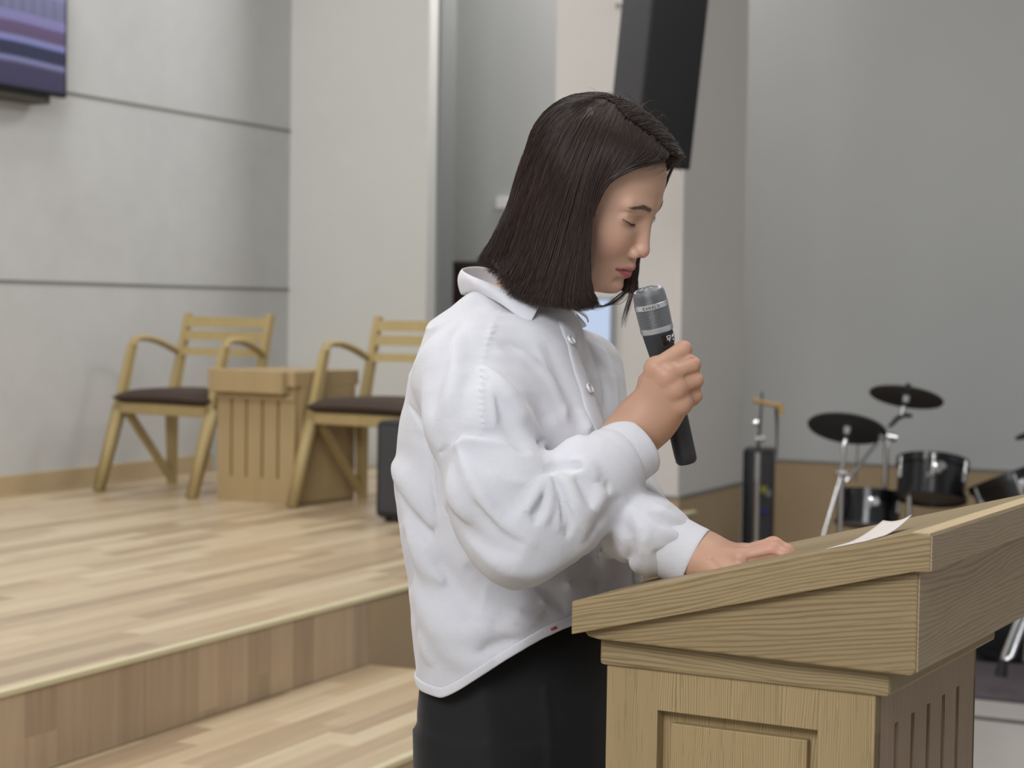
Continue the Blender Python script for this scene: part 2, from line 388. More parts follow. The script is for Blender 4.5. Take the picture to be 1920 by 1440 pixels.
# small wooden side cabinet (communion stand) between the chairs
cb = empty('side_cabinet', (-4.182, 6.545, ZT), math.radians(-7))
tag(cb, 'low light wood cabinet with four upright slots in its front between the two armchairs', 'cabinet')
w = .198; H_ = .535
DC = .40
m = MB().box((-w+.0, .016, 0), (w, DC, H_-.06))
for a, c in ((-w, -.130), (-.118, -.052), (-.040, .030), (.042, .110), (.122, w)): m.box((a, 0, .10), (c, .018, .42))
m.box((-w, 0, 0), (w, .018, .10)); m.box((-w, 0, .42), (w, .018, H_-.06))
m.build('cabinet_body', M['cab'], cb)
MB().box((-w, -.012, .415), (w+.002, .0, .432), bev=.003).build('moulding', M['cab'], cb)
MB().prism([(-w-.012, .440), (w-.025, .440), (w-.025, .534), (-w-.012, .534)], -.05, .02, .006).build('front_ledge', M['cab'], cb)
MB().box((-w, -.02, .470), (w+.013, DC+.005, .532), bev=.003).build('cabinet_top', M['cab'], cb)
MB().box((w-.001, .03, .01), (w+.012, DC-.02, H_-.06)).build('side_panel', M['cab'], cb)

# black box speaker standing on the stage edge
p = at(716, 978, 7.11)
sb = empty('floor_speaker', (-3.455, 6.22, ZT), math.radians(-4))
tag(sb, 'black floor speaker on the stage, half hidden behind the woman, right of the armchairs', 'speaker')
MB().box((0, 0, .012), (.30, .30, .375), bev=.022).build('speaker_cabinet', plain('speaker_black', sr(40, 40, 44), .6), sb, 'auto')
MB().box((.025, -.006, .035), (.275, .004, .35), bev=.004).build('grille', M['dark'], sb)
for a in (.03, .25):
    for b_ in (.03, .25): MB().lathe([(.014, 0), (.014, .014)], Matrix.Translation((a+.01, b_+.01, 0)), 12).build('rubber_foot', M['rubber'], sb)

# dark brown wardrobe in the gap between the columns
kb = empty('brown_cupboard', (-4.535, 8.98, ZT)); zt = at(870, 487, 9.7)[2]-ZT
tag(kb, 'dark brown wooden cupboard in the gap behind the woman\'s collar', 'cupboard')
MB().box((0, 0, 0), (.62, .42, zt-.04)).build('cupboard_body', M['brown'], kb)
MB().box((-.01, -.02, zt-.04), (.64, .43, zt), bev=.004).build('cornice', plain('very_dark_wood', sr(58, 50, 46), .5), kb)
for a in (.01, .315):
    d = MB().box((a, -.014, .04), (a+.295, 0, zt-.06), bev=.003).build('cupboard_door', M['brown'], kb)
    MB().box((a+.13, -.03, .5), (a+.145, -.014, .62), bev=.003).build('handle', M['brass'], d)
# small white wall sign seen at her hair
p = on_plane(937, 381, (0, 1, 0), (0, YD-.01, 0))
sg = MB().box((-.018, -.012, -.03), (.06, .008, .032), bev=.003).build('wall_switch', M['white']); sg.location = p
tag(sg, 'small white switch plate on the grey wall behind the woman\'s hair', 'switch')

# ------------------------------------------------------------------ screen on the left wall
def screen_mat():
    t = NT('tv_picture'); tc = t.n('TexCoord'); sp = t.n('SeparateXYZ', Vector=tc.outputs['Object']).outputs
    z = t.math('ADD', sp[2], t.math('MULTIPLY', t.math('SINE', t.math('MULTIPLY', sp[1], 9)), .004))
    f = t.math('DIVIDE', z, .42)
    st_ = [(0, (48, 44, 70)), (.17, (52, 46, 72)), (.215, (110, 112, 146)), (.235, (92, 94, 132)), (.25, (32, 34, 60)), (.37, (34, 36, 62)), (.385, (104, 108, 158)), (.43, (112, 112, 150)), (.45, (78, 64, 92)), (.56, (84, 66, 98)), (.585, (112, 106, 150)), (.66, (112, 110, 150)), (.675, (96, 96, 124)), (.86, (102, 102, 132)), (.88, (116, 114, 158)), (1., (112, 110, 152))]
    c = t.ramp(f, [(p, sr(*q)) for p, q in st_])
    s2 = t.math('SINE', t.math('MULTIPLY', sp[1], 95)); band = t.math('MULTIPLY', t.math('GREATER_THAN', f, .675), t.math('LESS_THAN', f, .86))
    k = t.math('ADD', 1., t.math('MULTIPLY', t.math('MULTIPLY', s2, band), .10))
    t.set(Base_Color=(.01, .01, .012), Roughness=.25); t.link(c, t.b.inputs['Emission Color']); t.link(k, t.b.inputs['Emission Strength']); return t.m
tv = empty('wall_television', (-5.1, 5.62, 2.235)); tag(tv, 'flat television showing a purple-blue picture, high on the stone wall', 'television')
MB().box((-.02, -.02, -.03), (.02, .865, .62), bev=.004).build('television_frame', M['blackg'], tv)
MB().box((.0195, 0, -.012), (.0215, .85, .60)).build('screen', screen_mat(), tv)
MB().box((-.088, .1, -.062), (.004, .78, -.028), bev=.004).build('lower_bracket', plain('bracket_dark', sr(64, 62, 54), .6), tv)

# ------------------------------------------------------------------ hanging column speaker
DS = 6.5
bot = Vector(at(1243, 316, DS))
hs = empty('hanging_speaker', (0, 0, 0)); tag(hs, 'tall black loudspeaker hanging tilted in front of the cream column', 'speaker')
front = Vector((-W_[0], -W_[1], 0)).normalized(); rt = Vector((R_[0], R_[1], 0)).normalized()
fn = (front*math.cos(math.radians(31))+rt*math.sin(math.radians(31))).normalized()
fn = (fn+Vector((0, 0, -.155))).normalized()
sd = Vector((0, 0, 1)).cross(fn).normalized(); upv = fn.cross(sd).normalized()
Mx = Matrix([[sd[i], fn[i], upv[i], bot[i]] for i in range(3)]+[[0, 0, 0, 1]])
hs.matrix_world = Mx; hs['_pm'] = 1
w2, dp, hh = .112, .19, 1.25
MB().box((-w2, -dp, 0), (w2, -.012, hh), bev=.010).build('speaker_cabinet', plain('speaker_side_grey', sr(60, 60, 63), .55), hs, 'auto')
MB().box((-w2, -.012, .0), (w2, .004, hh), bev=.006).build('front_grille', plain('grille_black', sr(26, 27, 30), .6), hs, 'auto')
MB().box((-.05, -dp-.10, .85), (.05, -dp+.01, .95), bev=.004).build('mounting_bracket', M['dark'], hs)
# steel hook on the column beside it
hp = on_plane(1164, 8, (0, 1, 0), (0, YC-.010, 0))
u3 = lambda a, b_, c=0: tuple(np.array([0, 0, 0])+R_*a+U_*b_-W_*c)
hk = MB().tube([u3(.03, -.05), u3(.012, -.022), u3(-.006, .004), u3(-.016, .002), u3(-.018, -.010), u3(-.012, -.016)], .0035, 10).build('steel_hook', plain('dull_steel', sr(120, 118, 112), .4, .6), None, True)
hk.location = hp; pl_ = MB().box((-.012, 0, -.004), (.05, .010, .008), bev=.002).build('hook_plate', M['white'], hk)
tag(hk, 'small steel hook on the column beside the hanging speaker', 'hook')

# bluish glass notice board on the right column, behind her neck
q0 = on_plane(1030, 556, (0, 1, 0), (0, YC, 0)); q1 = on_plane(1153, 700, (0, 1, 0), (0, YC, 0))
nb = empty('notice_screen', ((q0[0]+q1[0])/2, YC, (q0[2]+q1[2])/2)); tag(nb, 'pale blue lit display panel on the column behind the woman\'s chin', 'display')
hx, hz = (q1[0]-q0[0])/2, (q0[2]-q1[2])/2
t = NT('pale_blue_display'); t.set(Base_Color=sr(150, 165, 190), Roughness=.3, Emission_Color=sr(176, 190, 216), Emission_Strength=.55)
MB().box((-hx, -.03, -hz), (hx, 0, hz), bev=.004).build('display_frame', plain('display_frame_grey', sr(150, 154, 158), .4), nb)
MB().box((-hx+.012, -.033, -hz+.012), (hx-.014, -.029, hz-.012)).build('display_glass', t.m, nb)

# ------------------------------------------------------------------ tall black cabinet speaker + stand with bar, at the drums
DK = 8.6
p = at(1420, 1035, DK)
ta = empty('tall_black_speaker', (p[0], p[1]-.02, 0), math.radians(14)); ta_h = at(1420, 842, DK)[2]
tag(ta, 'tall narrow black speaker tower on the floor beside the right column', 'speaker')
MB().box((-.066, 0, 0), (.066, .2, ta_h), bev=.008).build('speaker_cabinet', M['black'], ta, 'auto')
MB().box((-.002, -.004, .03), (.060, .002, ta_h-.02)).build('grille', M['dark'], ta)
for px, py, cc, nm in ((1432, 918, (150, 150, 60), 'yellow'), (1431, 958, (50, 55, 120), 'blue'), (1440, 925, (130, 135, 130), 'grey')):
    c = at(px, py, DK-.06); s_ = MB().box((-.014, -.003, -.016), (.014, .003, .016), bev=.002).build('sticker', plain('sticker_'+nm, sr(*cc), .6), None)
    s_.parent = ta; s_.matrix_parent_inverse = winv(ta); s_.location = c; s_['label'] = nm+' sticker'
carp = st(MB().box((-2.2, 6.87, .0), (4, YD-.02, .012)).build('floor_carpet', M['carpet']))
cbl = MB().tube([(-2.4, 6.62, .006), (-1.7, 6.56, .006), (-1.298, 6.534, .006), (-1.134, 6.53, .006), (-.8, 6.46, .006), (-.2, 6.5, .006)], .006, 8).build('floor_cable', M['cable'], None, True)
tag(cbl, 'grey cable lying across the stone floor in front of the drum carpet', 'cable')

CF = .012
def vstand(mb, x, y, z0, z1, r): mb.tube([(x, y, z0), (x, y, z1)], r, 12)
def tripod(name, px, py, D, topz, parent_label, legspan=.28, hub=.42):
    p = at(px, py, D); e = empty(name, (p[0], p[1], CF)); 
    MB().tube([(0, 0, .12), (0, 0, topz-CF)], .0125, 14).build('pole', M['chrome'], e, 'auto')
    MB().lathe([(.02, hub), (.022, hub+.01), (.022, hub+.05), (.016, hub+.06)], None, 16).build('collar', M['chrome'], e, 'auto')
    for k in range(3):
        a = k*2.094+.5; c, s_ = math.cos(a), math.sin(a)
        l = MB().tube([(c*.02, s_*.02, hub), (c*legspan*.95, s_*legspan*.95, .045)], .009, 10).build('leg', M['chrome'], e, 'auto')
        MB().tube([(c*legspan*.93, s_*legspan*.93, .05), (c*legspan, s_*legspan, .0)], [.014, .016], 10).build('rubber_foot', M['rubber'], l, 'auto')
        MB().tube([(c*.02, s_*.02, .16), (c*legspan*.5, s_*legspan*.5, hub*.55)], .006, 8).build('brace', M['chrome'], e, 'auto')
    return e
def wpt(px, py, D): return Vector(at(px, py, D))
def add_world(name, pts, r, mat, parent, n=12, **k):
    return MB().tube([tuple(q) for q in pts], r, n, **k).build(name, mat, parent, 'auto', world=True)
def cymbal(c, rx, tilt_img, open_, parent_pole):
    """black practice cymbal: c centre, rx radius, tilt about the view axis, open_ = how much of the disc shows"""
    n = (Vector(U_)*math.cos(open_)-Vector(W_)*math.sin(open_))*1.0
    n = Matrix.Rotation(tilt_img, 3, Vector(W_)) @ n
    e = empty('practice_cymbal', (0, 0, 0)); e.matrix_world = frame(c, n); e['_pm'] = 1
    MB().lathe([(0, .028), (.018, .027), (.030, .017), (.05, .010), (rx*.7, .005), (rx*.97, -.003), (rx, -.008), (rx*.985, -.013), (rx*.9, -.012), (.05, -.004), (0, -.002)], None, 56).build('rubber_pad', M['black'], e, 'auto')
    MB().lathe([(.012, .026), (.012, .045), (.008, .05), (0, .05)], None, 14).build('wing_nut', M['rubber'], e, 'auto')
    MB().lathe([(.012, -.03), (.014, -.004)], None, 14).build('sleeve', M['white'], e, 'auto')
    return e
DD = 7.9
# left cymbal on its straight stand
st1 = tripod('cymbal_stand', 1575, 990, DD, wpt(1580, 900, DD).z, '', .22, .26)
tag(st1, 'chrome stand carrying the lower left practice cymbal', 'stand', 'chrome drum hardware')
add_world('upper_tube', [wpt(1576, 893, DD), wpt(1582, 862, DD), wpt(1581, 838, DD), wpt(1586, 822, DD)], [.009, .008, .013, .009], M['chrome'], st1)
add_world('clamp', [wpt(1567, 886, DD), wpt(1587, 888, DD)], .012, M['chrome'], st1)
add_world('slanted_tube', [wpt(1577, 895, DD), wpt(1543, 1010, DD-.1)], .0085, M['chrome'], st1)
add_world('drop_wire', [wpt(1608, 834, DD), wpt(1605, 905, DD)], .003, M['cable'], st1, 8)
cy1 = cymbal(wpt(1589, 800, DD), .163, math.radians(12), math.radians(-21), None)
tag(cy1, 'large black practice cymbal, the lower left one of the drum kit', 'cymbal', 'black practice cymbals')
# boom stand with the upper cymbal
st2 = tripod('boom_stand', 1658, 990, DD+.05, wpt(1658, 822, DD).z, '', .22, .30)
tag(st2, 'chrome boom stand with long slanting arm under the upper black cymbal', 'stand', 'chrome drum hardware')
add_world('boom_arm', [wpt(1588, 901, DD-.05), wpt(1652, 822, DD), wpt(1668, 800, DD+.02)], [.008, .007, .007], M['chrome'], st2)
add_world('counterweight', [wpt(1586, 903, DD-.05), wpt(1591, 896, DD-.05)], .011, M['chrome'], st2)
add_world('boom_upper', [wpt(1666, 802, DD+.02), wpt(1682, 785, DD+.03), wpt(1694, 778, DD+.03), wpt(1710, 780, DD+.03)], [.008, .011, .012, .008], M['dark'], st2)
add_world('tilter', [wpt(1690, 780, DD+.03), wpt(1694, 762, DD+.03)], .010, M['chrome'], st2)
add_world('boom_clamp', [wpt(1648, 816, DD), wpt(1680, 822, DD)], .016, M['chrome'], st2)
add_world('clamp_screw', [wpt(1662, 806, DD), wpt(1664, 838, DD)], .012, M['chrome'], st2)
cy2 = cymbal(wpt(1700, 741, DD+.03), .153, math.radians(12), math.radians(-14), None)
tag(cy2, 'black practice cymbal highest above the drum kit on the boom stand', 'cymbal', 'black practice cymbals')
cy3 = cymbal(wpt(1972, 800, DD), .155, math.radians(-14), math.radians(-10), None)
tag(cy3, 'black practice cymbal of which only the tip shows at the right edge of the photo', 'cymbal', 'black practice cymbals')
st4 = tripod('cymbal_stand', 1965, 1000, DD, wpt(1965, 808, DD).z, '', .25, .4)
tag(st4, 'chrome cymbal stand beyond the right edge with legs showing under the lectern top', 'stand', 'chrome drum hardware')

def drum(name, c, rx, h, tilt, open_, label, seed=0):
    n = Vector(U_)*math.cos(open_)-Vector(W_)*math.sin(open_)
    n = Matrix.Rotation(tilt, 3, Vector(W_)) @ n
    e = empty(name, (0, 0, 0)); e.matrix_world = frame(c, n, Vector(R_)); e['_pm'] = 1
    MB().lathe([(0, .004), (rx*.97, .004), (rx*.97, -.004)], None, 56).build('drum_head', plain('drum_head_black_%s' % seed, sr(38, 38, 40), .5), e, 'auto')
    MB().lathe([(rx*.97, .012), (rx*1.03, .012), (rx*1.035, -.022), (rx*.98, -.022), (rx*.97, .012)], None, 56).build('hoop', M['blackg'], e, 'auto')
    MB().lathe([(rx*.965, -.01), (rx*.965, -h*.94), (rx*.93, -h*.95)], None, 56).build('shell', M['blackg'], e, 'auto')
    MB().lathe([(rx*.955, -h*.985), (rx*.955, -h*.99), (rx*.02, -h*.995), (0, -h*.995)], None, 56).build('bottom_head', plain('bottom_head_tan_%s' % seed, sr(128, 114, 90), .35), e, 'auto')
    MB().lathe([(rx*.95, -h*.92), (rx*1.03, -h*.92), (rx*1.03, -h*1.06), (rx*.95, -h*1.06), (rx*.95, -h*.92)], None, 56).build('bottom_hoop', M['blackg'], e, 'auto')
    for k in range(6):
        a = k*math.pi/3+.35; x, y = rx*1.0*math.cos(a), rx*1.0*math.sin(a)
        m = MB().tube([(x*1.03, y*1.03, -.0), (x*1.03, y*1.03, -h*.45)], .0045, 8)
        m.tube([(x*1.02, y*1.02, -h*.36), (x*1.02, y*1.02, -h*.6)], [.010, .008], 10)
        m.build('tension_lug', M['chrome'], e, 'auto')
    m = MB().lathe([(.0, .0), (.026, .0), (.026, .010), (.016, .018), (0, .018)], frame((0, -rx*.98, -h*.35), (0, -1, 0)), 20); m.build('mount_plate', M['chrome'], e, 'auto')
    return e
T1 = drum('tom_drum', wpt(1749, 868, DD-.1), .142, .145, math.radians(7), math.radians(-15), '', 1)
tag(T1, 'black tom drum with chrome lugs, the middle drum of the kit above the lectern', 'drum', 'black drums')
T2 = drum('tom_drum', wpt(1630, 927, DD+.1), .135, .125, math.radians(5), math.radians(-9), '', 2)
tag(T2, 'black low drum behind the two chrome stands, leftmost drum of the kit', 'drum', 'black drums')
T3 = drum('tom_drum', wpt(1893, 893, DD-.3), .165, .15, math.radians(-20), math.radians(-9), '', 3)
tag(T3, 'black drum cut off by the right edge of the photo above the lectern', 'drum', 'black drums')
mt = tripod('tom_stand', 1703, 1000, DD-.1, wpt(1703, 880, DD-.1).z, '', .2, .35)
tag(mt, 'short chrome stand holding the middle tom drum', 'stand', 'chrome drum hardware')
add_world('tom_holder', [wpt(1703, 893, DD-.12), wpt(1722, 912, DD-.2), wpt(1736, 905, DD-.24), wpt(1742, 885, DD-.245)], .006, M['chrome'], mt)
add_world('wing_bolt', [wpt(1692, 893, DD-.12), wpt(1716, 896, DD-.12)], .010, M['chrome'], mt)
# bass drum low on the carpet, seen beneath the lectern top
bc = wpt(1905, 1150, 7.6); bd = empty('bass_drum', (bc[0]-.05, bc[1]+.05, .27)); bd.rotation_euler = (math.radians(90), 0, math.radians(20))
bd['_pm'] = 1
tag(bd, 'black bass drum standing on the plum carpet behind the lectern', 'drum', 'black drums')
MB().lathe([(0, .15), (.235, .15), (.235, .17), (.255, .17), (.255, .13), (.245, .12), (.245, -.12), (.255, -.13), (.255, -.17), (.235, -.17), (0, -.16)], None, 64).build('bass_drum_shell', M['blackg'], bd, 'auto')
for a in (-.8, .8): MB().tube([(math.sin(a)*.25, -math.cos(a)*.25, .1), (math.sin(a)*.32, -.272, .18)], .008, 8).build('spur', M['chrome'], bd, 'auto')
# kit leg with double strut that shows under the lectern corner
hs2 = empty('hi_hat_stand', tuple(np.r_[at(1905, 1140, 6.95)[:2], CF])); tag(hs2, 'chrome double-strutted stand leg with black foot on the plum carpet', 'stand', 'chrome drum hardware')
foot = Vector(on_plane(1872, 1262, (0, 0, 1), (0, 0, CF))); dF = 6.9
g = lambda px, py: Vector(at(px, py, dF))
add_world('leg', [g(1922, 1128), g(1883, 1226), g(1880, 1240)], [.010, .010, .010], M['chrome'], hs2)
add_world('leg', [g(1934, 1132), g(1897, 1230), g(1884, 1240)], [.010, .010, .010], M['chrome'], hs2)
add_world('rubber_foot', [g(1882, 1236), g(1876, 1268)], [.016, .024], M['rubber'], hs2)
add_world('pole', [g(1924, 1240), g(1934, 1130), g(1940, 930)], .012, M['chrome'], hs2)
# stand with a wooden bar and hanging wand, in front of the tower speaker
bs = tripod('percussion_stand', 1417, 1030, DK-.25, wpt(1424, 848, DK-.25).z, '', .24, .3)
tag(bs, 'thin chrome stand with a pale wooden bar on top beside the right column', 'stand')
B2 = DK-.25
add_world('upper_rod', [wpt(1421, 850, B2), wpt(1425, 800, B2), wpt(1429, 735, B2)], [.008, .006, .004], M['dark'], bs)
add_world('clamp', [wpt(1416, 824, B2), wpt(1433, 822, B2)], .016, M['chrome'], bs)
add_world('wing_screw', [wpt(1414, 795, B2), wpt(1422, 793, B2)], .012, M['chrome'], bs)
add_world('wooden_bar', [wpt(1411, 750, B2), wpt(1440, 757, B2), wpt(1464, 761, B2)], .013, M['brass'], bs, flat=(1, .8))
add_world('wooden_bar_end', [wpt(1463, 757, B2), wpt(1464, 778, B2)], .013, M['brass'], bs)
add_world('hanging_wand', [wpt(1456, 765, B2), wpt(1457, 800, B2), wpt(1456, 858, B2)], [.009, .006, .003], M['dark'], bs)
# ------------------------------------------------------------------ implicit surface toolkit
def smin(a, b, k):
    h = np.clip(.5+.5*(b-a)/k, 0, 1); return b*(1-h)+a*h-k*h*(1-h)
def smax(a, b, k): return -smin(-a, -b, k)
def ell(p, c, r):
    q = (p-np.array(c))/np.array(r); k0 = np.sqrt((q**2).sum(1)); k1 = np.sqrt(((q/np.array(r))**2).sum(1))+1e-9
    return k0*(k0-1)/k1
def cap(p, a, b, ra, rb=None):
    a = np.asarray(a, float); b = np.asarray(b, float); rb = ra if rb is None else rb
    ab = b-a; t = np.clip(((p-a)@ab)/(ab@ab), 0, 1)
    return np.sqrt(((p-a-t[:, None]*ab)**2).sum(1))-(ra+(rb-ra)*t)
def chain(p, pts, rs, k=.01):
    d = None
    for i in range(len(pts)-1):
        e = cap(p, pts[i], pts[i+1], rs[i], rs[i+1]); d = e if d is None else smin(d, e, k)
    return d
def polydist(p, pts):
    d = None
    for i in range(len(pts)-1):
        a, b = np.asarray(pts[i], float), np.asarray(pts[i+1], float); ab = b-a
        t = np.clip(((p-a)@ab)/(ab@ab+1e-12), 0, 1); e = ((p-a-t[:, None]*ab)**2).sum(1)
        d = e if d is None else np.minimum(d, e)
    return np.sqrt(d)
def surface(fn, lo, hi, h):
    """naive surface nets on a sparse-evaluated grid -> verts, quads"""
    lo = np.array(lo, float); hi = np.array(hi, float); B = 8
    nb = np.ceil((hi-lo)/(h*B)).astype(int); n = nb*B+1
    ax = [lo[i]+np.arange(n[i])*h for i in range(3)]
    cb = [lo[i]+(np.arange(nb[i])+.5)*B*h for i in range(3)]
    G = np.stack(np.meshgrid(*cb, indexing='ij'), -1).reshape(-1, 3); cv = fn(G).reshape(nb)
    V = np.empty(n, np.float32); V[:] = 1
    coarse = np.repeat(np.repeat(np.repeat(cv, B, 0), B, 1), B, 2)
    V[:-1, :-1, :-1] = coarse; V[-1] = V[-2]; V[:, -1] = V[:, -2]; V[:, :, -1] = V[:, :, -2]
    act = np.argwhere(np.abs(cv) < B*h*1.25)
    off = np.stack(np.meshgrid(*[np.arange(B+1)]*3, indexing='ij'), -1).reshape(-1, 3)
    for s0 in range(0, len(act), 400):
        idx = (act[s0:s0+400, None, :]*B+off[None]).reshape(-1, 3)
        V[idx[:, 0], idx[:, 1], idx[:, 2]] = fn(lo+idx*h)
    ins = V < 0; m = [k-1 for k in V.shape]
    c = [ins[i:m[0]+i, j:m[1]+j, k:m[2]+k] for i in (0, 1) for j in (0, 1) for k in (0, 1)]
    s = sum(x.astype(np.int8) for x in c); cell = np.argwhere((s > 0) & (s < 8)); vid = -np.ones(m, np.int64)
    vid[cell[:, 0], cell[:, 1], cell[:, 2]] = np.arange(len(cell))
    acc = np.zeros((len(cell), 3)); cnt = np.zeros(len(cell))
    cor = [(0, 0, 0), (1, 0, 0), (0, 1, 0), (0, 0, 1), (1, 1, 0), (1, 0, 1), (0, 1, 1), (1, 1, 1)]
    ed = [(a, b) for a in cor for b in cor if sum(abs(x-y) for x, y in zip(a, b)) == 1 and a < b]
    for a, b in ed:
        ia = cell+a; ib = cell+b; va = V[ia[:, 0], ia[:, 1], ia[:, 2]]; vb = V[ib[:, 0], ib[:, 1], ib[:, 2]]
        x = (va < 0) != (vb < 0); t = np.where(x, va/(va-vb+1e-20), 0)
        acc[x] += (np.array(a)+(np.array(b)-np.array(a))*t[:, None])[x]; cnt[x] += 1
    verts = lo+(cell+acc/cnt[:, None])*h
    quads = []
    for d in range(3):
        u, w = (d+1) % 3, (d+2) % 3
        sl0 = [slice(1, m[i]) for i in range(3)]; sl0[d] = slice(0, m[d]); sl1 = list(sl0); sl1[d] = slice(1, m[d]+1)
        A = ins[tuple(sl0)]; Bv = ins[tuple(sl1)]; e = np.argwhere(A != Bv); st0 = np.array([0 if i == d else 1 for i in range(3)]); g = e+st0
        fl = A[e[:, 0], e[:, 1], e[:, 2]]
        def gv(du, dw):
            q = g.copy(); q[:, u] -= du; q[:, w] -= dw; return vid[q[:, 0], q[:, 1], q[:, 2]]
        Q = np.stack([gv(0, 0), gv(1, 0), gv(1, 1), gv(0, 1)], 1); Q[~fl] = Q[~fl][:, ::-1]; quads.append(Q)
    Q = np.concatenate(quads); Q = Q[(Q >= 0).all(1)]
    return verts, Q
def grad(fn, p, e=1e-3):
    g = np.stack([fn(p+np.eye(3)[i]*e)-fn(p-np.eye(3)[i]*e) for i in range(3)], 1); return g/(np.linalg.norm(g, axis=1)[:, None]+1e-9)
def hit(fn, px, py, d0=1.7, d1=2.9, n=240):
    """first point where the sight ray of a pixel meets a surface"""
    ds = np.linspace(d0, d1, n); P = C_+ray(px, py)*ds[:, None]; f = fn(P); i = np.argmax(f < 0)
    if f[i] >= 0: i = int(np.argmin(f)); return P[i]
    a, b = ds[i-1], ds[i]
    for _ in range(14):
        m_ = (a+b)/2
        if fn((C_+ray(px, py)*m_)[None])[0] < 0: b = m_
        else: a = m_
    return C_+ray(px, py)*b
def mesh_np(name, v, q, mats, parent, cols=None, smooth=True):
    me = bpy.data.meshes.new(name); me.vertices.add(len(v)); me.vertices.foreach_set('co', np.asarray(v, np.float32).ravel())
    me.loops.add(len(q)*4); me.loops.foreach_set('vertex_index', np.asarray(q, np.int32).ravel())
    me.polygons.add(len(q)); me.polygons.foreach_set('loop_start', np.arange(0, len(q)*4, 4, dtype=np.int32))
    try: me.polygons.foreach_set('loop_total', np.full(len(q), 4, np.int32))
    except Exception: pass
    me.update(calc_edges=True); me.validate()
    me.polygons.foreach_set('use_smooth', np.ones(len(me.polygons), bool))
    for m_ in (mats if isinstance(mats, list) else [mats]): me.materials.append(m_)
    if cols is not None:
        ca = me.color_attributes.new('Col', 'FLOAT_COLOR', 'POINT'); ca.data.foreach_set('color', np.concatenate([cols, np.ones((len(cols), 1))], 1).astype(np.float32).ravel())
    o = bpy.data.objects.new(name, me); COL.objects.link(o)
    if parent: o.parent = parent; o.matrix_parent_inverse = winv(parent)
    return o
def interp(x, xs, ys): return np.interp(x, xs, ys)
def unit(v): v = np.asarray(v, float); return v/np.linalg.norm(v)
def smooth_curve(pts, n):
    """Catmull-Rom resample"""
    P = np.array([2*np.array(pts[0])-np.array(pts[1])]+[np.array(q) for q in pts]+[2*np.array(pts[-1])-np.array(pts[-2])], float)
    out = []
    for t in np.linspace(0, len(pts)-1-1e-6, n):
        i = int(t); u = t-i; a, b, c, d = P[i], P[i+1], P[i+2], P[i+3]
        out.append(.5*((2*b)+(c-a)*u+(2*a-5*b+4*c-d)*u*u+(-a+3*b-3*c+d)*u**3))
    return np.array(out)

# ------------------------------------------------------------------ the woman
FEET = np.array([-.975, 2.11, 0.])
per = empty('person', tuple(FEET))
tag(per, 'woman in a white shirt and black trousers speaking into a microphone at the lectern', 'person')
TH = math.radians(-13)                                  # torso heading
TF = np.array([math.cos(TH), math.sin(TH), 0]); TL = np.array([-math.sin(TH), math.cos(TH), 0])

# ---- head frame
HY, HP, HR = map(math.radians, (0.5, 27.8, 8.5)); HS = .89
_f = np.array([math.cos(HY)*math.cos(HP), math.sin(HY)*math.cos(HP), -math.sin(HP)]); _l = np.array([-math.sin(HY), math.cos(HY), 0]); _up = np.cross(_f, _l)
_l2 = _l*math.cos(HR)+_up*math.sin(HR); _u2 = -_l*math.sin(HR)+_up*math.cos(HR)
HM = np.stack([_f, _l2, _u2], 1)*HS                     # head local -> world
HO = at(1121, 361, 2.28)
HMi = np.linalg.inv(HM)
def h2w(q): return HO+np.asarray(q, float)@HM.T
def w2h(p): return (p-HO)@HMi.T

def head_local(q):
    """signed distance of the face and skull in head space (metres, x forward, y left, z up)"""
    y = np.abs(q[:, 1]); s = q.copy(); s[:, 1] = y
    d = ell(s, (-.014, 0, .034), (.088, .074, .078))
    d = smin(d, ell(s, (.018, 0, .000), (.062, .062, .083)), .02)
    d = smin(d, ell(s, (.0255, 0, .040), (.0465, .052, .045)), .02)          # forehead
    d = smin(d, ell(s, (.028, 0, -.066), (.052, .047, .038)), .025)        # jaw
    d = smin(d, ell(s, (.040, .028, -.036), (.037, .031, .034)), .02)      # cheek
    d = smin(d, ell(s, (.050, 0, -.075), (.036, .030, .030)), .018)        # muzzle
    d = smin(d, ell(s, (.067, 0, -.101), (.0175, .017, .0125)), .018)      # chin
    d = smin(d, cap(s, (.006, .048, -.070), (.050, .020, -.100), .014, .014), .022)   # jaw line
    d = smin(d, cap(s, (.0738, .010, .0180), (.0645, .043, .0185), .0078, .0062), .014)   # brow ridge
    # eye hollow and closed lid
    d = smax(d, -ell(s, (.0835, .031, -.001), (.0120, .0185, .0095)), .012)
    d = smin(d, ell(s, (.0605, .0315, -.002), (.0138, .0175, .0125)), .004)
    d = smin(d, cap(s, (.0735, .021, .0065), (.066, .043, .0045), .0025, .0022), .006)
    # nose
    d = smin(d, cap(s, (.0765, 0, .004), (.0905, 0, -.035), .0070, .0080), .013)
    d = smin(d, ell(s, (.0908, 0, -.0405), (.0095, .0104, .0088)), .006)
    d = smin(d, ell(s, (.0850, .0122, -.0452), (.0092, .0062, .0074)), .0045)
    d = smax(d, -ell(s, (.0900, .0064, -.0550), (.0055, .0027, .0050)), .002)
    # mouth
    d = smin(d, cap(s, (.0872, .000, -.0655), (.0700, .0255, -.0702), .0050, .0020), .006)
    d = smin(d, cap(s, (.0845, .000, -.0780), (.0700, .0235, -.0725), .0056, .0024), .006)
    d = smax(d, -cap(s, (.0945, 0, -.0715), (.0730, .0265, -.0712), .0019, .0009), .0022)
    d = smax(d, -cap(s, (.0895, 0, -.0895), (.0800, .014, -.0885), .0028, .002), .009)
    d = smax(d, -cap(s, (.0965, 0, -.0585), (.0925, 0, -.0645), .0014, .0016), .003)
    # ear
    d = smin(d, ell(s, (-.006, .0715, -.012), (.014, .0055, .027)), .006)
    return d
NB = at(972, 602, 2.33)            # base of neck
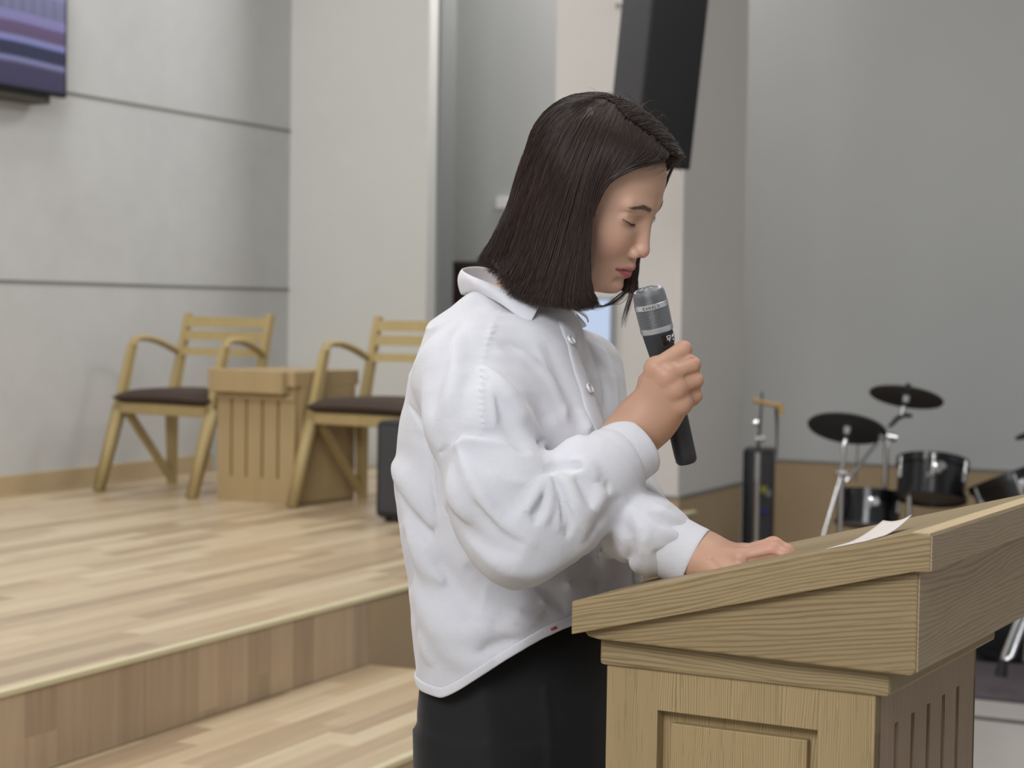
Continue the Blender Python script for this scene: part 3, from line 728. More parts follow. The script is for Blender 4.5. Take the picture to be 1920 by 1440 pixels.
def head_sdf(p):
    d = head_local(w2h(p))*HS
    nk = chain(p, [h2w((-.010, 0, -.045)), h2w((-.014, 0, -.100)), NB], [.046, .044, .052], .03)
    return smin(d, nk, .016)
def skin_cols(p):
    q = w2h(p); b = np.array(sr(206, 168, 146)); c = np.tile(b, (len(p), 1))
    def blend(w, col): 
        nonlocal c; w = np.clip(w, 0, 1)[:, None]; c = c*(1-w)+np.array(sr(*col))*w
    y = np.abs(q[:, 1])
    blend(.45*np.exp(-(((q[:, 0]-.06)/.03)**2+((y-.036)/.022)**2+((q[:, 2]+.036)/.022)**2)), (212, 148, 126))
    blend(.35*np.exp(-(((q[:, 0]-.096)/.012)**2+(y/.014)**2+((q[:, 2]+.044)/.012)**2)), (206, 138, 122))
    zc = -.0715-.012*(y/.022)*0
    up = np.exp(-(np.abs((q[:, 2]+.0672+.10*y)/(.0044*(1-np.clip(y/.029, 0, .95))+.0010))**3))*(y < .0275)*(q[:, 0] > .060)
    dn = np.exp(-(np.abs((q[:, 2]+.0785-.26*y)/(.0062*(1-np.clip(y/.024, 0, .9))+.0012))**3))*(y < .0260)*(q[:, 0] > .060)
    blend(.75*up, (172, 98, 102)); blend(.88*dn, (172, 66, 84))
    blend(.9*np.exp(-((q[:, 2]+.0716)/.0013)**2)*(y < .0265)*(q[:, 0] > .062), (96, 40, 44))
    blend(.35*np.exp(-(((q[:, 2]-.0055)/.0022)**2))*(np.abs(y-.032) < .013)*(q[:, 0] > .05), (150, 108, 90))
    return c

# ---- arms and hands (world space)
dM = 2.165                                              # depth of the microphone
def RP(x, y, d): return at(x, y, d)
# right hand: wrist, knuckles, curled fingers
RW = RP(1186, 812, 2.150)
rf = [  # mcp, pip, dip, tip
    [RP(1229, 690, 2.118), RP(1281, 655, 2.128), RP(1281, 664, 2.162), RP(1254, 676, 2.186)],
    [RP(1250, 706, 2.112), RP(1297, 684, 2.124), RP(1296, 692, 2.163), RP(1262, 704, 2.188)],
    [RP(1266, 730, 2.114), RP(1303, 713, 2.128), RP(1301, 720, 2.164), RP(1268, 730, 2.188)],
    [RP(1277, 757, 2.122), RP(1302, 742, 2.136), RP(1299, 748, 2.166), RP(1272, 757, 2.184)]]
rr = [.0092, .0094, .0090, .0082]
rth = [RP(1205, 765, 2.165), RP(1216, 716, 2.190), RP(1236, 684, 2.196), RP(1254, 664, 2.190)]
RE = RP(958, 1000, 2.075)
def right_hand(p):
    d = None
    for k, f in enumerate(rf):
        r = rr[k]
        m = cap(p, RP(1196+4*k, 800+3*k, 2.146), f[0], .0135, .0112); d = m if d is None else smin(d, m, .012)
    d = smin(d, ell_m(p, RP(1228, 775, 2.142), rh_axes, (.040, .030, .017)), .012)
    for k, f in enumerate(rf):
        r = rr[k]
        d = smin(d, cap(p, f[0], f[1], r*1.12, r*1.0), .0055)
        g = smin(cap(p, f[1], f[2], r*1.02, r*.92), cap(p, f[2], f[3], r*.92, r*.8), .003)
        d = smin(d, g, .0035)
        d = smin(d, ell(p, f[0]+(-W_)*.0015, (.0108,)*3), .006)
    t = chain(p, rth, [.0150, .0115, .0100, .0085], .004); d = smin(d, t, .009)
    for k in range(3):                                    # creases between the fingers
        a = (rf[k][0]*.45+rf[k+1][0]*.55)*.35+(rf[k][1]+rf[k+1][1])/2*.65; b = (rf[k][1]+rf[k+1][1])/2+R_*.010
        d = smax(d, -cap(p, a-W_*.009, b-W_*.006, .0012, .0022), .003)
    wr = chain(p, [RP(1205, 790, 2.147), RW, RE*.35+RW*.65, RE], [.028, .0255, .027, .038], .02)
    return smin(d, wr, .016)
def ell_m(p, c, A, r):
    q = (p-c)@np.array(A).T; return ell(q, (0, 0, 0), r)
_a1 = unit(RP(1262, 720, 2.116)-RP(1196, 805, 2.146)); _n = unit(-W_-(-W_@_a1)*_a1); _a2 = np.cross(_n, _a1)
rh_axes = [_a1, _a2, _n]

# left hand on the sloping top
c_, s_ = math.cos(LA), math.sin(LA); Ap = np.array([-s_, c_, 0]); Bp = np.array([c_, s_, 0]); L0 = np.array([LC[0], LC[1], 0])
Ln = unit(np.cross(Bp*math.cos(math.radians(15.05))+np.array([0, 0, math.sin(math.radians(15.05))]), Ap)); Lt = unit(Bp*math.cos(math.radians(15.05))+np.array([0, 0, math.sin(math.radians(15.05))]))
def LP(x, y, h=0.): return L0+Bp*x+Ap*y+np.array([0, 0, lid_z(x)])+Ln*h
def on_lid(px, py, h, y):
    """point at lectern-local depth y, height h over the top, on the sight line column px"""
    xs = np.linspace(-.5, .1, 241); P = np.array([LP(x, y, h) for x in xs]); q = P-C_; X = 960+FPX*(q@R_)/(q@W_); return P[int(np.argmin(np.abs(X-px)))]
LWr = RP(1296, 1044, 2.085)
lf = [[RP(1388, 1047, 2.035), RP(1447, 1031, 2.030), RP(1468, 1041, 2.026), RP(1482, 1050, 2.024)],
      [RP(1392, 1040, 2.055), RP(1450, 1023, 2.052), RP(1474, 1034, 2.050), RP(1488, 1045, 2.048)],
      [RP(1392, 1038, 2.076), RP(1444, 1028, 2.074), RP(1468, 1036, 2.072), RP(1482, 1044, 2.070)],
      [RP(1388, 1040, 2.095), RP(1430, 1032, 2.093), RP(1450, 1038, 2.092), RP(1462, 1045, 2.090)]]
lth = [RP(1318, 1058, 2.060), RP(1352, 1078, 2.035), RP(1385, 1082, 2.020), RP(1408, 1078, 2.015)]
LE = RP(1165, 955, 2.34)
def left_hand0(p):
    d = None
    for k, f in enumerate(lf):
        m = cap(p, LWr+W_*(.012*k-.018)+R_*.012, f[0], .0155, .0112); d = m if d is None else smin(d, m, .012)
    for k, f in enumerate(lf):
        r = rr[k]*.98
        g = smin(cap(p, f[0], f[1], r*1.1, r), smin(cap(p, f[1], f[2], r, r*.9), cap(p, f[2], f[3], r*.9, r*.72), .003), .004); d = smin(d, g, .0045)
    t = chain(p, lth, [.0175, .0135, .0100, .0078], .004); d = smin(d, t, .010)
    wr = chain(p, [LWr+R_*.012, LWr, LWr*.6+LE*.4, LE], [.0265, .0255, .030, .040], .02)
    return smin(d, wr, .016)
LH_ = lambda pts: np.array([hit(left_hand0, x, y, 1.9, 2.2) for x, y in pts])
lcr = [(smooth_curve(LH_([(1331, 1048), (1342, 1060), (1354, 1069), (1366, 1073)]), 6), .0024, .0040)]
for j in range(7): lcr.append((LH_([(1338+7.5*j, 1046+.6*j), (1344+8.2*j, 1056+.3*j), (1350+8.5*j, 1064-.2*j)]), .0007, .0008))
lcr.append((LH_([(1404, 1050), (1425, 1046), (1446, 1042), (1462, 1046)]), .0016, .0028))
def left_hand(p):
    d = left_hand0(p); n_ = np.abs(d) < .02
    if n_.any():
        q = p[n_]; e = np.zeros(len(q))
        for pts, w, a in lcr: e += a*np.exp(-(polydist(q, pts)/w)**2)
        d = d.copy(); d[n_] += e
    return d
# ---- coarse body under the clothes
HIP = FEET+np.array([-.015, 0, .86])
def TP(f, l, z): return FEET+TF*f+TL*l+np.array([0, 0, z])
def body_sdf(p):
    d = chain(p, [TP(.0, 0, .90), TP(.0, 0, 1.08), TP(-.01, 0, 1.22), TP(-.035, 0, 1.27)], [.085, .085, .085, .06], .06)
    for s in (-1, 1):
        d = smin(d, chain(p, [TP(-.02, s*.07, .90), TP(-.01, s*.085, .60), TP(.01, s*.095, .46), TP(-.01, s*.10, .10)], [.055, .055, .050, .038], .03), .02)
        d = smin(d, chain(p, [TP(-.03, s*.10, .045), TP(.12, s*.11, .035)], [.034, .030], .01), .03)
        sh = at(862, 705, 2.19) if s < 0 else TP(-.01, .135, 1.27); d = smin(d, cap(p, TP(-.035, 0, 1.275), sh, .045, .036), .03)
        E_ = RE if s < 0 else LE; d = smin(d, cap(p, sh, E_, .042, .035), .03)
        d = smin(d, cap(p, E_, E_*.5+(RW if s < 0 else LWr)*.5, .036, .031), .02)
    return smin(d, cap(p, NB, TP(-.03, 0, 1.28), .050, .05), .03)
skin = NT('skin'); vc = skin.n('VertexColor', _layer_name='Col').outputs[0]
nz = skin.noise(skin.coords(), 45, 4, .6)
skc = skin.mix(skin.math('MULTIPLY', nz, .22), vc, sr(190, 138, 116))
skin.set(Base_Color=skc, Roughness=.48, Subsurface_Weight=.12, Subsurface_Scale=.008, Subsurface_Radius=(1., .35, .2), Specular_IOR_Level=.4)
skin.bump(skin.noise(skin.coords(), 900, 2), .10, .0006)
vs, qs, cs = [], [], []; base = 0
def add_piece(v, q, c):
    global base
    vs.append(v); qs.append(q+base); cs.append(c); base += len(v)
v, q = surface(head_sdf, HO-np.array([.135, .125, .20]), HO+np.array([.135, .125, .135]), .00125)
add_piece(v, q, skin_cols(v))
plainskin = lambda v: np.tile(np.array(sr(188, 148, 124)), (len(v), 1))
def knuckle_cols(v, pts, col=(204, 142, 118), r=.009):
    c = plainskin(v)
    for a in pts:
        w = .4*np.exp(-((v-a)**2).sum(1)/r**2)[:, None]; c = c*(1-w)+np.array(sr(*col))*w
    return c
v, q = surface(right_hand, RP(1225, 740, 2.15)-.10, RP(1225, 740, 2.15)+.085, .00125); add_piece(v, q, knuckle_cols(v, [f[1] for f in rf]+[f[0] for f in rf]))
v, q = surface(left_hand, RP(1380, 1045, 2.06)-.13, RP(1380, 1045, 2.06)+.10, .00125)
lc = knuckle_cols(v, [f[1] for f in lf]+[f[3] for f in lf], (222, 158, 144), .014)
add_piece(v, q, lc)
v, q = surface(body_sdf, FEET+np.array([-.25, -.40, 0.0]), FEET+np.array([.45, .40, 1.40]), .008); add_piece(v, q, plainskin(v))
body = mesh_np('body', np.concatenate(vs), np.concatenate(qs), skin.m, per, np.concatenate(cs))

# ---- brows, lashes
def face_hit(x, y, z):
    """surface point of the face seen along head -x from (x,y,z)"""
    t = np.linspace(0, .10, 240); P = np.array([(x-a, y, z) for a in t]); f = head_local(P); i = np.argmax(f < .0); return P[i]
def fnorm(a): return grad(head_local, np.array([a]), 5e-4)[0]
dkbrown = plain('brow_brown', sr(118, 96, 84), .8); lash = plain('lash_black', sr(34, 26, 26), .6)
for s in (-1, 1):
    m = MB()
    for j in range(320):
        t = rng.random(); y = (.012+.032*t); zc = .0165+.0055*math.sin(min(1, t*1.35)*2.0)-.004*t*t; zc += rng.normal()*.0019*(1-.55*t)
        a = face_hit(.10, s*y, zc); b = face_hit(.10, s*(y+.004+.003*t), zc+.0022*(1-1.3*t)); a = h2w(a+fnorm(a)*.0003); b = h2w(b+fnorm(b)*.0007)
        m.tube([a, (a+b)/2, b], [.00015, .00013, .00005], 4, cap=False)
    m.build('eyebrow', dkbrown, per, True, world=True)
    pts = [(lambda h_: h_+fnorm(h_)*.0004)(face_hit(.10, s*yy, zz)) for yy, zz in ((.0182, -.0072), (.022, -.0074), (.028, -.0068), (.034, -.0054), (.039, -.0038), (.044, -.0020), (.0480, -.0004))]
    m = MB().tube([h2w(a) for a in smooth_curve(pts, 22)], [.0003]*3+[.00062]*13+[.0005, .0004, .0003, .0002, .0002, .0001], 6)
    pc = smooth_curve(pts, 34)
    for a in pc[4:]:
        b = a+np.array([.0016+.0012*rng.random(), s*((a[1]*s-.030)*.14+rng.normal()*.0005), -.0022-.0012*rng.random()]); c = b+np.array([.0008, 0, .0002]); m.tube([h2w(a), h2w(b), h2w(c)], [.00014, .00011, .00004], 4, cap=False)
    m.build('eyelashes', lash, per, True, world=True)

# ------------------------------------------------------------------ hair
def env_local(q):
    """outer envelope of the hair in head space"""
    s = q.copy(); s[:, 1] = np.abs(s[:, 1])
    d = ell(s, (-.017, 0, .036), (.099, .088, .089))
    d = smin(d, ell(s, (.024, 0, .050), (.080, .078, .067)), .02)
    return d
def gtrace(pts, depth_fn):
    return [depth_fn(x, y) for x, y in pts]
DOWN_H = HMi@np.array([0, 0, -1.]); DOWN_H /= np.linalg.norm(DOWN_H)
# guides on her right side (towards the room), pixel tracks laid on an envelope that hangs straight down
def hang_env(p):
    q = w2h(p); d = env_local(q)*HS
    c1 = h2w((-.016, 0, .02)); c2 = c1+np.array([-.030, -.006, -.175])
    ax = unit(c2-c1); t = np.clip((p-c1)@ax, 0, .18); r = (p-c1)-t[:, None]*ax
    f = unit(_f*np.array([1, 1, 0])); l = np.cross([0, 0, 1], f); u = r@f; w_ = r@l
    a_ = .070+.012*np.clip(t/.18, 0, 1); b_ = .086+.006*np.clip(t/.18, 0, 1); k = np.sqrt((u/a_)**2+(w_/b_)**2+((r@ax)/.03)**2)
    return smin(d, (k-1)*.09, .02)
H = lambda pts: [hit(hang_env, x, y, 2.0, 2.6) for x, y in pts]
guides = [
    H([(1112, 184), (1052, 198), (1004, 245), (968, 330), (942, 412), (918, 478), (910, 498)]),
    H([(1122, 184), (1070, 208), (1022, 275), (990, 360), (962, 445), (940, 505), (934, 524)]),
    H([(1132, 186), (1092, 220), (1052, 300), (1020, 390), (994, 475), (968, 540), (958, 558)]),
    H([(1142, 190), (1112, 232), (1080, 310), (1050, 400), (1024, 490), (1000, 556), (996, 574)]),
    H([(1152, 196), (1130, 245), (1100, 322), (1078, 410), (1058, 498), (1040, 562), (1040, 580)]),
    H([(1160, 206), (1142, 262), (1112, 340), (1094, 425), (1080, 505), (1072, 566), (1082, 584)]),
    H([(1172, 220), (1156, 272), (1122, 350), (1104, 430), (1094, 505), (1094, 560), (1112, 582)]),
    H([(1196, 236), (1180, 282), (1136, 345), (1110, 415), (1102, 490), (1104, 548), (1126, 574)]),
    H([(1224, 254), (1206, 290), (1160, 326), (1118, 376), (1106, 450), (1104, 530), (1118, 562)]),
    H([(1246, 276), (1238, 298), (1196, 308), (1142, 334), (1112, 380), (1106, 450), (1106, 520), (1114, 556)]),
    H([(1256, 288), (1246, 303), (1205, 313), (1150, 338), (1116, 384), (1107, 450), (1106, 515), (1113, 550)]),
]
G = np.array([smooth_curve(g, 22) for g in guides])               # guide, step, xyz (world)
Gh = (G-HO)@HMi.T                                                  # head space
# pull ends that leave the head outline back to a plausible layer; mirror for her left side
Gl = Gh.copy(); Gl[:, :, 1] *= -1
Gl_w = HO+Gl@HM.T
k0 = 9
for i in range(len(G)):                                          # below the ears the far side hangs by gravity
    inc = np.diff(G[i], axis=0); inc = inc-2*(inc@_l)[:, None]*_l
    for k in range(k0, G.shape[1]-1): Gl_w[i, k+1] = Gl_w[i, k]+inc[k]-_f*np.array([1, 1, 0])*(.0022 if i >= 6 else .0)

# back of the head: guides swept round between both sides
def ring_between(a, b, n):
    """guides round the back from guide a to guide b (world), bulging along the envelope"""
    out = []
    for i in range(1, n+1):
        t = i/(n+1); g = a*(1-t)+b*t
        out.append(g)
    return out
axis_pt = h2w((-.02, 0, 0))
def push_env(p, off=0.):
    g = grad(hang_env, p); d = hang_env(p); return p-g*(d-off)[:, None]
bl = np.clip(np.linspace(0, 1, G.shape[1])/.42, 0, 1)**.8
for i in range(len(G)):
    g = G[i, 0][None]*(1-bl[:, None])+Gl_w[i]*bl[:, None]
    for _ in range(4):
        pe = push_env(g); m_ = (bl < 1)[:, None]; g = np.where(m_, pe, g)
    Gl_w[i] = g
cen_xy = h2w((-.02, 0, 0))[:2]; lc0 = np.array((-.017, 0, .036)); bp = []
for th in np.radians([88, 105, 125, 145, 165, 183]):                # centre line over the crown and down the back
    dv = np.array([math.cos(th), 0, math.sin(th)]); rs_ = np.linspace(.02, .20, 400); P_ = h2w(lc0+dv*rs_[:, None]); f_ = hang_env(P_)
    bp.append(P_[int(np.argmax(f_ > 0))])
last = bp[-1]; tipz = G[0, -1][2]
for k in range(1, 5): bp.append(last+np.array([-.006*k, -.001*k, (tipz-last[2])*k/4]))
BK = smooth_curve([G[0, 0]]+bp, G.shape[1])
backs = []
for A_, B_, rng_ in ((G[0], BK, (1, 2, 3, 4)), (BK, Gl_w[0], (0, 1, 2, 3, 4))):
    for i in rng_:
        t = i/5; g = A_*(1-t)+B_*t
        top = np.linspace(0, 1, len(g)) < .62
        for _ in range(4): g = np.where(top[:, None], push_env(g), g)
        low = np.clip((np.linspace(0, 1, len(g))-.62)/.38, 0, 1); rad = g[:, :2]-cen_xy; rad /= np.linalg.norm(rad, axis=1)[:, None]
        g[:, :2] += rad*(.016*math.sin(math.pi*t)*low)[:, None]
        backs.append(g)
ALL = [g for g in G[::-1]]+backs+[g for g in Gl_w]                  # front right ... back ... front left
ALL = np.array(ALL); NG, NS = len(ALL), ALL.shape[1]
nG = len(G)
def S_(u, t):
    """interpolated hair sheet, u in [0,NG-1], t in [0,1]"""
    i = np.clip(np.floor(u).astype(int), 0, NG-2); fu = (u-i)[:, None]
    ts = t*(NS-1); j = np.clip(np.floor(ts).astype(int), 0, NS-2); ft = (ts-j)[:, None]
    a = ALL[i, j]*(1-ft)+ALL[i, j+1]*ft; b = ALL[i+1, j]*(1-ft)+ALL[i+1, j+1]*ft
    return a*(1-fu)+b*fu
cen = h2w((-.02, 0, 0))
def inward(P, amount):
    c = np.tile(cen, (len(P), 1)); c[:, 2] = np.minimum(cen[2], P[:, 2]) ; v = c-P; v /= np.linalg.norm(v, axis=1)[:, None]; return P+v*amount[:, None]
hairm = NT('dark_brown_hair'); hn = hairm.n('HairInfo')
hairm.set(Base_Color=hairm.mix(hairm.noise(hairm.coords(), 12, 2), sr(40, 32, 31), sr(62, 46, 40)), Roughness=.42, Specular_IOR_Level=.5)
hb = hairm.m.copy(); hb.name = 'hair_under'; hb.node_tree.nodes['Principled BSDF'].inputs['Base Color'].default_value = (*sr(28, 21, 19), 1); hb.node_tree.nodes['Principled BSDF'].inputs['Roughness'].default_value = .6
# under layer: a closed dark shell just below the strands
nu, nt = 150, 40
U, T = np.meshgrid(np.linspace(.15, NG-1.15, nu), np.linspace(.0, .93, nt), indexing='ij')
P = S_(U.ravel(), T.ravel()); P1 = inward(P, np.full(len(P), .0045)); P2 = inward(P, .011+.014*T.ravel())
n1 = len(P); fq = []
for i in range(nu-1):
    for j in range(nt-1):
        a = i*nt+j; fq.append((a, a+1, a+nt+1, a+nt)); fq.append((n1+a, n1+a+nt, n1+a+nt+1, n1+a+1))
for i in range(nu-1):
    a = i*nt+nt-1; fq.append((a, n1+a, n1+a+nt, a+nt)); a = i*nt; fq.append((a, a+nt, n1+a+nt, n1+a))
hair = mesh_np('hair', np.concatenate([P1, P2]), np.array(fq), hb, per)
# scalp cap closing the parting
def capfn(p):
    q = w2h(p); return np.maximum(env_local(q)*HS+.0075, (.036+.55*(q[:, 0]+.03)-q[:, 2])*.8)
v, q = surface(capfn, HO-.13, HO+.14, .003)
mesh_np('scalp_hair', v, q, hb, hair)
def strands(name, paths, rad, mat, parent):
    """every hair a thin three-sided tapering tube, all in one mesh"""
    vs_, qs_ = [], []; n0 = 0; groups = {}
    for p in paths: groups.setdefault(len(p), []).append(p)
    for m_, ps in groups.items():
        P = np.array(ps); K = len(P); T = np.gradient(P, axis=1); T /= np.linalg.norm(T, axis=2, keepdims=True)+1e-12
        A = np.cross(T, np.array([.31, .87, .38])); A /= np.linalg.norm(A, axis=2, keepdims=True)+1e-12; B = np.cross(T, A)
        r = np.full(m_, rad); r[-3:] = rad*np.array([.8, .6, .25]); r = r[None, :, None]
        V = np.stack([P+r*(A*math.cos(c)+B*math.sin(c)) for c in (0, 2.0944, 4.1888)], 2)
        ix = n0+np.arange(K*m_*3).reshape(K, m_, 3)
        for j in range(3):
            k = (j+1) % 3; qs_.append(np.stack([ix[:, :-1, j], ix[:, :-1, k], ix[:, 1:, k], ix[:, 1:, j]], -1).reshape(-1, 4))
        vs_.append(V.reshape(-1, 3)); n0 += K*m_*3
    return mesh_np(name, np.concatenate(vs_), np.concatenate(qs_), mat, parent)
N = 13000; paths = []; nst = 20
uc = rng.random(N)*(NG-1); cl = np.round(uc*9)/9+rng.normal(0, .03, N)      # strands gather in locks
u0 = uc; u1 = uc*.45+cl*.55+rng.normal(0, .05, N)
dep = rng.random(N)**1.5*.011; t0 = rng.random(N)*.05; t1 = .93+rng.random(N)*.075
ph = rng.random(N)*6.28; amp = rng.random(N)*.0016
wob = np.cumsum(rng.normal(0, 1, (N, 6)), 1)*.0004
lock = np.sin(uc*9*6.283)*.0008
TS = np.linspace(0, 1, nst); arr = np.zeros((N, nst, 3))
for k, t in enumerate(TS):
    tt = np.clip(t0+(t1-t0)*t, 0, 1); uu = np.clip(u0*(1-t)+u1*t+.10*np.sin(ph)*t, 0, NG-1.001)
    Pk = S_(uu, tt); over = np.clip(t0+(t1-t0)*t-1, 0, 1)[:, None]
    Pk = inward(Pk, dep*(.4+.6*t)+lock*t+amp*np.sin(ph+6*t)-.0006)
    arr[:, k] = Pk
arr += rng.normal(0, .00025, arr.shape)
mid = (NG-1)/2; bk = np.clip(1-np.abs(uc-(nG-.5))/5.5, 0, 1)     # tips at the back flick outwards, the front ones curl in
for k in range(14, nst):
    w_ = ((k-13)/(nst-14))**1.6
    arr[:, k] += (-_f*np.array([1, 1, 0]))[None]*(bk*(.004+.012*rng.random(N))*w_)[:, None]+np.array([0, 0, 1.])*(bk*.006*rng.random(N)*w_)[:, None]
    arr[:, k] += rng.normal(0, .0007*w_, (N, 3))
clk = np.round(uc*9).astype(int); cph = rng.random((clk.max()+1, 4))*6.28; cam_ = (rng.random((clk.max()+1, 2))-.5)*.0034
for k, t in enumerate(TS):
    wv_ = cam_[clk, 0]*np.sin(cph[clk, 0]+4.2*t)*t+cam_[clk, 1]*np.sin(cph[clk, 1]+8.5*t)*t*.5
    tgt = np.cross(arr[:, min(k+1, nst-1)]-arr[:, max(k-1, 0)], arr[:, k]-cen); tgt /= np.linalg.norm(tgt, axis=1)[:, None]+1e-9
    arr[:, k] += tgt*(wv_*1.3)[:, None]
hs = strands('strands', list(arr[::5])+list(arr[1::5])+list(arr[2::5])+list(arr[3::5]), .00027, hairm.m, hair)
hairl = plain('brown_hair_light', sr(76, 58, 50), .4)
strands('highlight_strands', list(arr[4::5]), .00022, hairl, hair)
# loose hairs: crown fly-aways and wisps beside the chin
pl = []
for k in range(44):
    a = h2w(np.array([rng.uniform(-.05, .05), rng.uniform(-.03, .05), 0])+np.array([0, 0, .124])); a = push_env(a[None], -.002)[0]
    dr = unit(R_*rng.normal(-.1, .9)+U_*.35+W_*rng.normal(0, .6)); L_ = rng.uniform(.012, .034)
    b = a+dr*L_*.5+U_*.003; c = a+dr*L_-U_*rng.uniform(0, .02); pl.append(smooth_curve([a, b, c], 8))
fl = Gl_w[-1]
for k in range(34):                                             # thin lock that hangs free on the far side of the chin
    x = rng.normal(0, 3.0); j = rng.normal(0, .004)
    pts = [(1192+x, 490), (1190+x*1.2, 520), (1184+x*1.4, 550), (1174+x*1.5, 584), (1168+x*1.6, 598+rng.random()*18)]
    head_ = [fl[i]+rng.normal(0, .0015, 3) for i in (2, 4, 6, 8)]
    pl.append(smooth_curve(head_+[at(px, py, 2.300+j) for px, py in pts], 22))
for k in range(60):
    x = rng.normal(0, 3); pts = [(1188+x, 520), (1178+x, 540), (1160+x, 560+x), (1138+x, 572), (1116, 576+x)]
    pl.append(smooth_curve([at(px, py, 2.305+rng.normal()*.004) for px, py in pts], 10))
for k in range(110):                                            # lifted fringe hairs over the forehead
    y_ = rng.uniform(-.045, .050); a0 = face_hit(.13, y_*.8, .078+rng.normal()*.004)+np.array([.004, 0, .006])
    b0 = a0+np.array([.007+.006*rng.random(), y_*.12, .004]); c0_ = b0+np.array([.003, (.016 if y_ > 0 else -.016)*(1+rng.random()), -.016*rng.random()-.006])
    if rng.random() < .75: c0_ = c0_+np.array([-.012, np.sign(y_)*.006, 0])
    pl.append(smooth_curve([h2w(a0), h2w(b0), h2w(c0_)], 8))
for k in range(14):
    x = rng.normal(0, 3); pts = [(1110+x, 400), (1111+x, 450), (1108+x, 500), (1100+x, 530)]
    pl.append(smooth_curve([hit(hang_env, px, py, 2.0, 2.6)-W_*.002 for px, py in pts], 10))
strands('loose_strands', pl, .00016, hairl, hair)
# ------------------------------------------------------------------ clothes
def loft(p, zs, A, B, CF_, CL, pw=2.2):
    z = p[:, 2]; a = np.interp(z, zs, A); b = np.interp(z, zs, B); cf = np.interp(z, zs, CF_); cl = np.interp(z, zs, CL)
    f = (p-FEET)@TF-cf; l = (p-FEET)@TL-cl
    k = ((np.abs(f)/a)**pw+(np.abs(l)/b)**pw)**(1/pw); d = (k-1)*np.minimum(a, b)*.95
    return np.maximum(d, np.maximum(zs[0]-z, z-zs[-1]))
zt_ = [.84, .92, 1.0, 1.08, 1.16, 1.22, 1.28, 1.33]
tA = [.116, .118, .120, .124, .132, .122, .102, .070]
tB = [.158, .158, .160, .162, .162, .156, .138, .100]
tC = [.034, .030, .022, .012, .002, -.002, -.010, -.022]
tL = [0]*8
shR, shL = at(868, 705, 2.185), TP(-.010, .140, 1.280)
RS = [shR, RP(893, 800, 2.115), RP(938, 930, 2.075), RP(968, 1000, 2.068)]
RF = [RP(968, 1000, 2.068), RP(1040, 960, 2.085), RP(1108, 902, 2.112), RP(1140, 875, 2.126), RP(1156, 861, 2.132), RP(1194, 832, 2.146)]
lax = unit(R_*.86-U_*.42-W_*.26); LB2 = at(1306, 1049, 2.083); LA2 = LB2-lax*.055
LS = [shL, at(1108, 820, 2.42), LE, LE*.50+(LA2-lax*.02)*.50, LA2+lax*.004, LA2+lax*.016, LB2-lax*.012]
def shirt_base(p, arms=True):
    d = loft(p, zt_, tA, tB, tC, tL)
    yk = smin(cap(p, TP(-.045, 0, 1.300), shR, .066, .046), cap(p, TP(-.045, 0, 1.300), shL, .066, .050), .03)
    d = smin(d, yk, .045)
    d = smin(d, cap(p, TP(-.050, 0, 1.290), at(928, 612, 2.32), .066, .044), .04)
    d = smin(d, cap(p, TP(-.01, 0, 1.27), at(1010, 640, 2.30), .075, .050), .04)
    d = smin(d, cap(p, at(985, 705, 2.235), at(1035, 835, 2.215), .062, .066), .05)
    if not arms: return d
    rs = chain(p, RS, [.030, .051, .058, .055], .02); rf2 = chain(p, RF, [.056, .056, .050, .0435, .0335, .029], .006)
    d = smin(d, rs, .028+.045*np.clip((p[:, 2]-1.19)/.08, 0, 1)); d = smin(d, rf2, .012)
    ls = chain(p, LS, [.050, .050, .052, .046, .042, .032, .028], .006); d = smin(d, ls, .02)
    return d
SH = lambda pts: [hit(shirt_base, x, y, 1.85, 2.75) for x, y in pts]
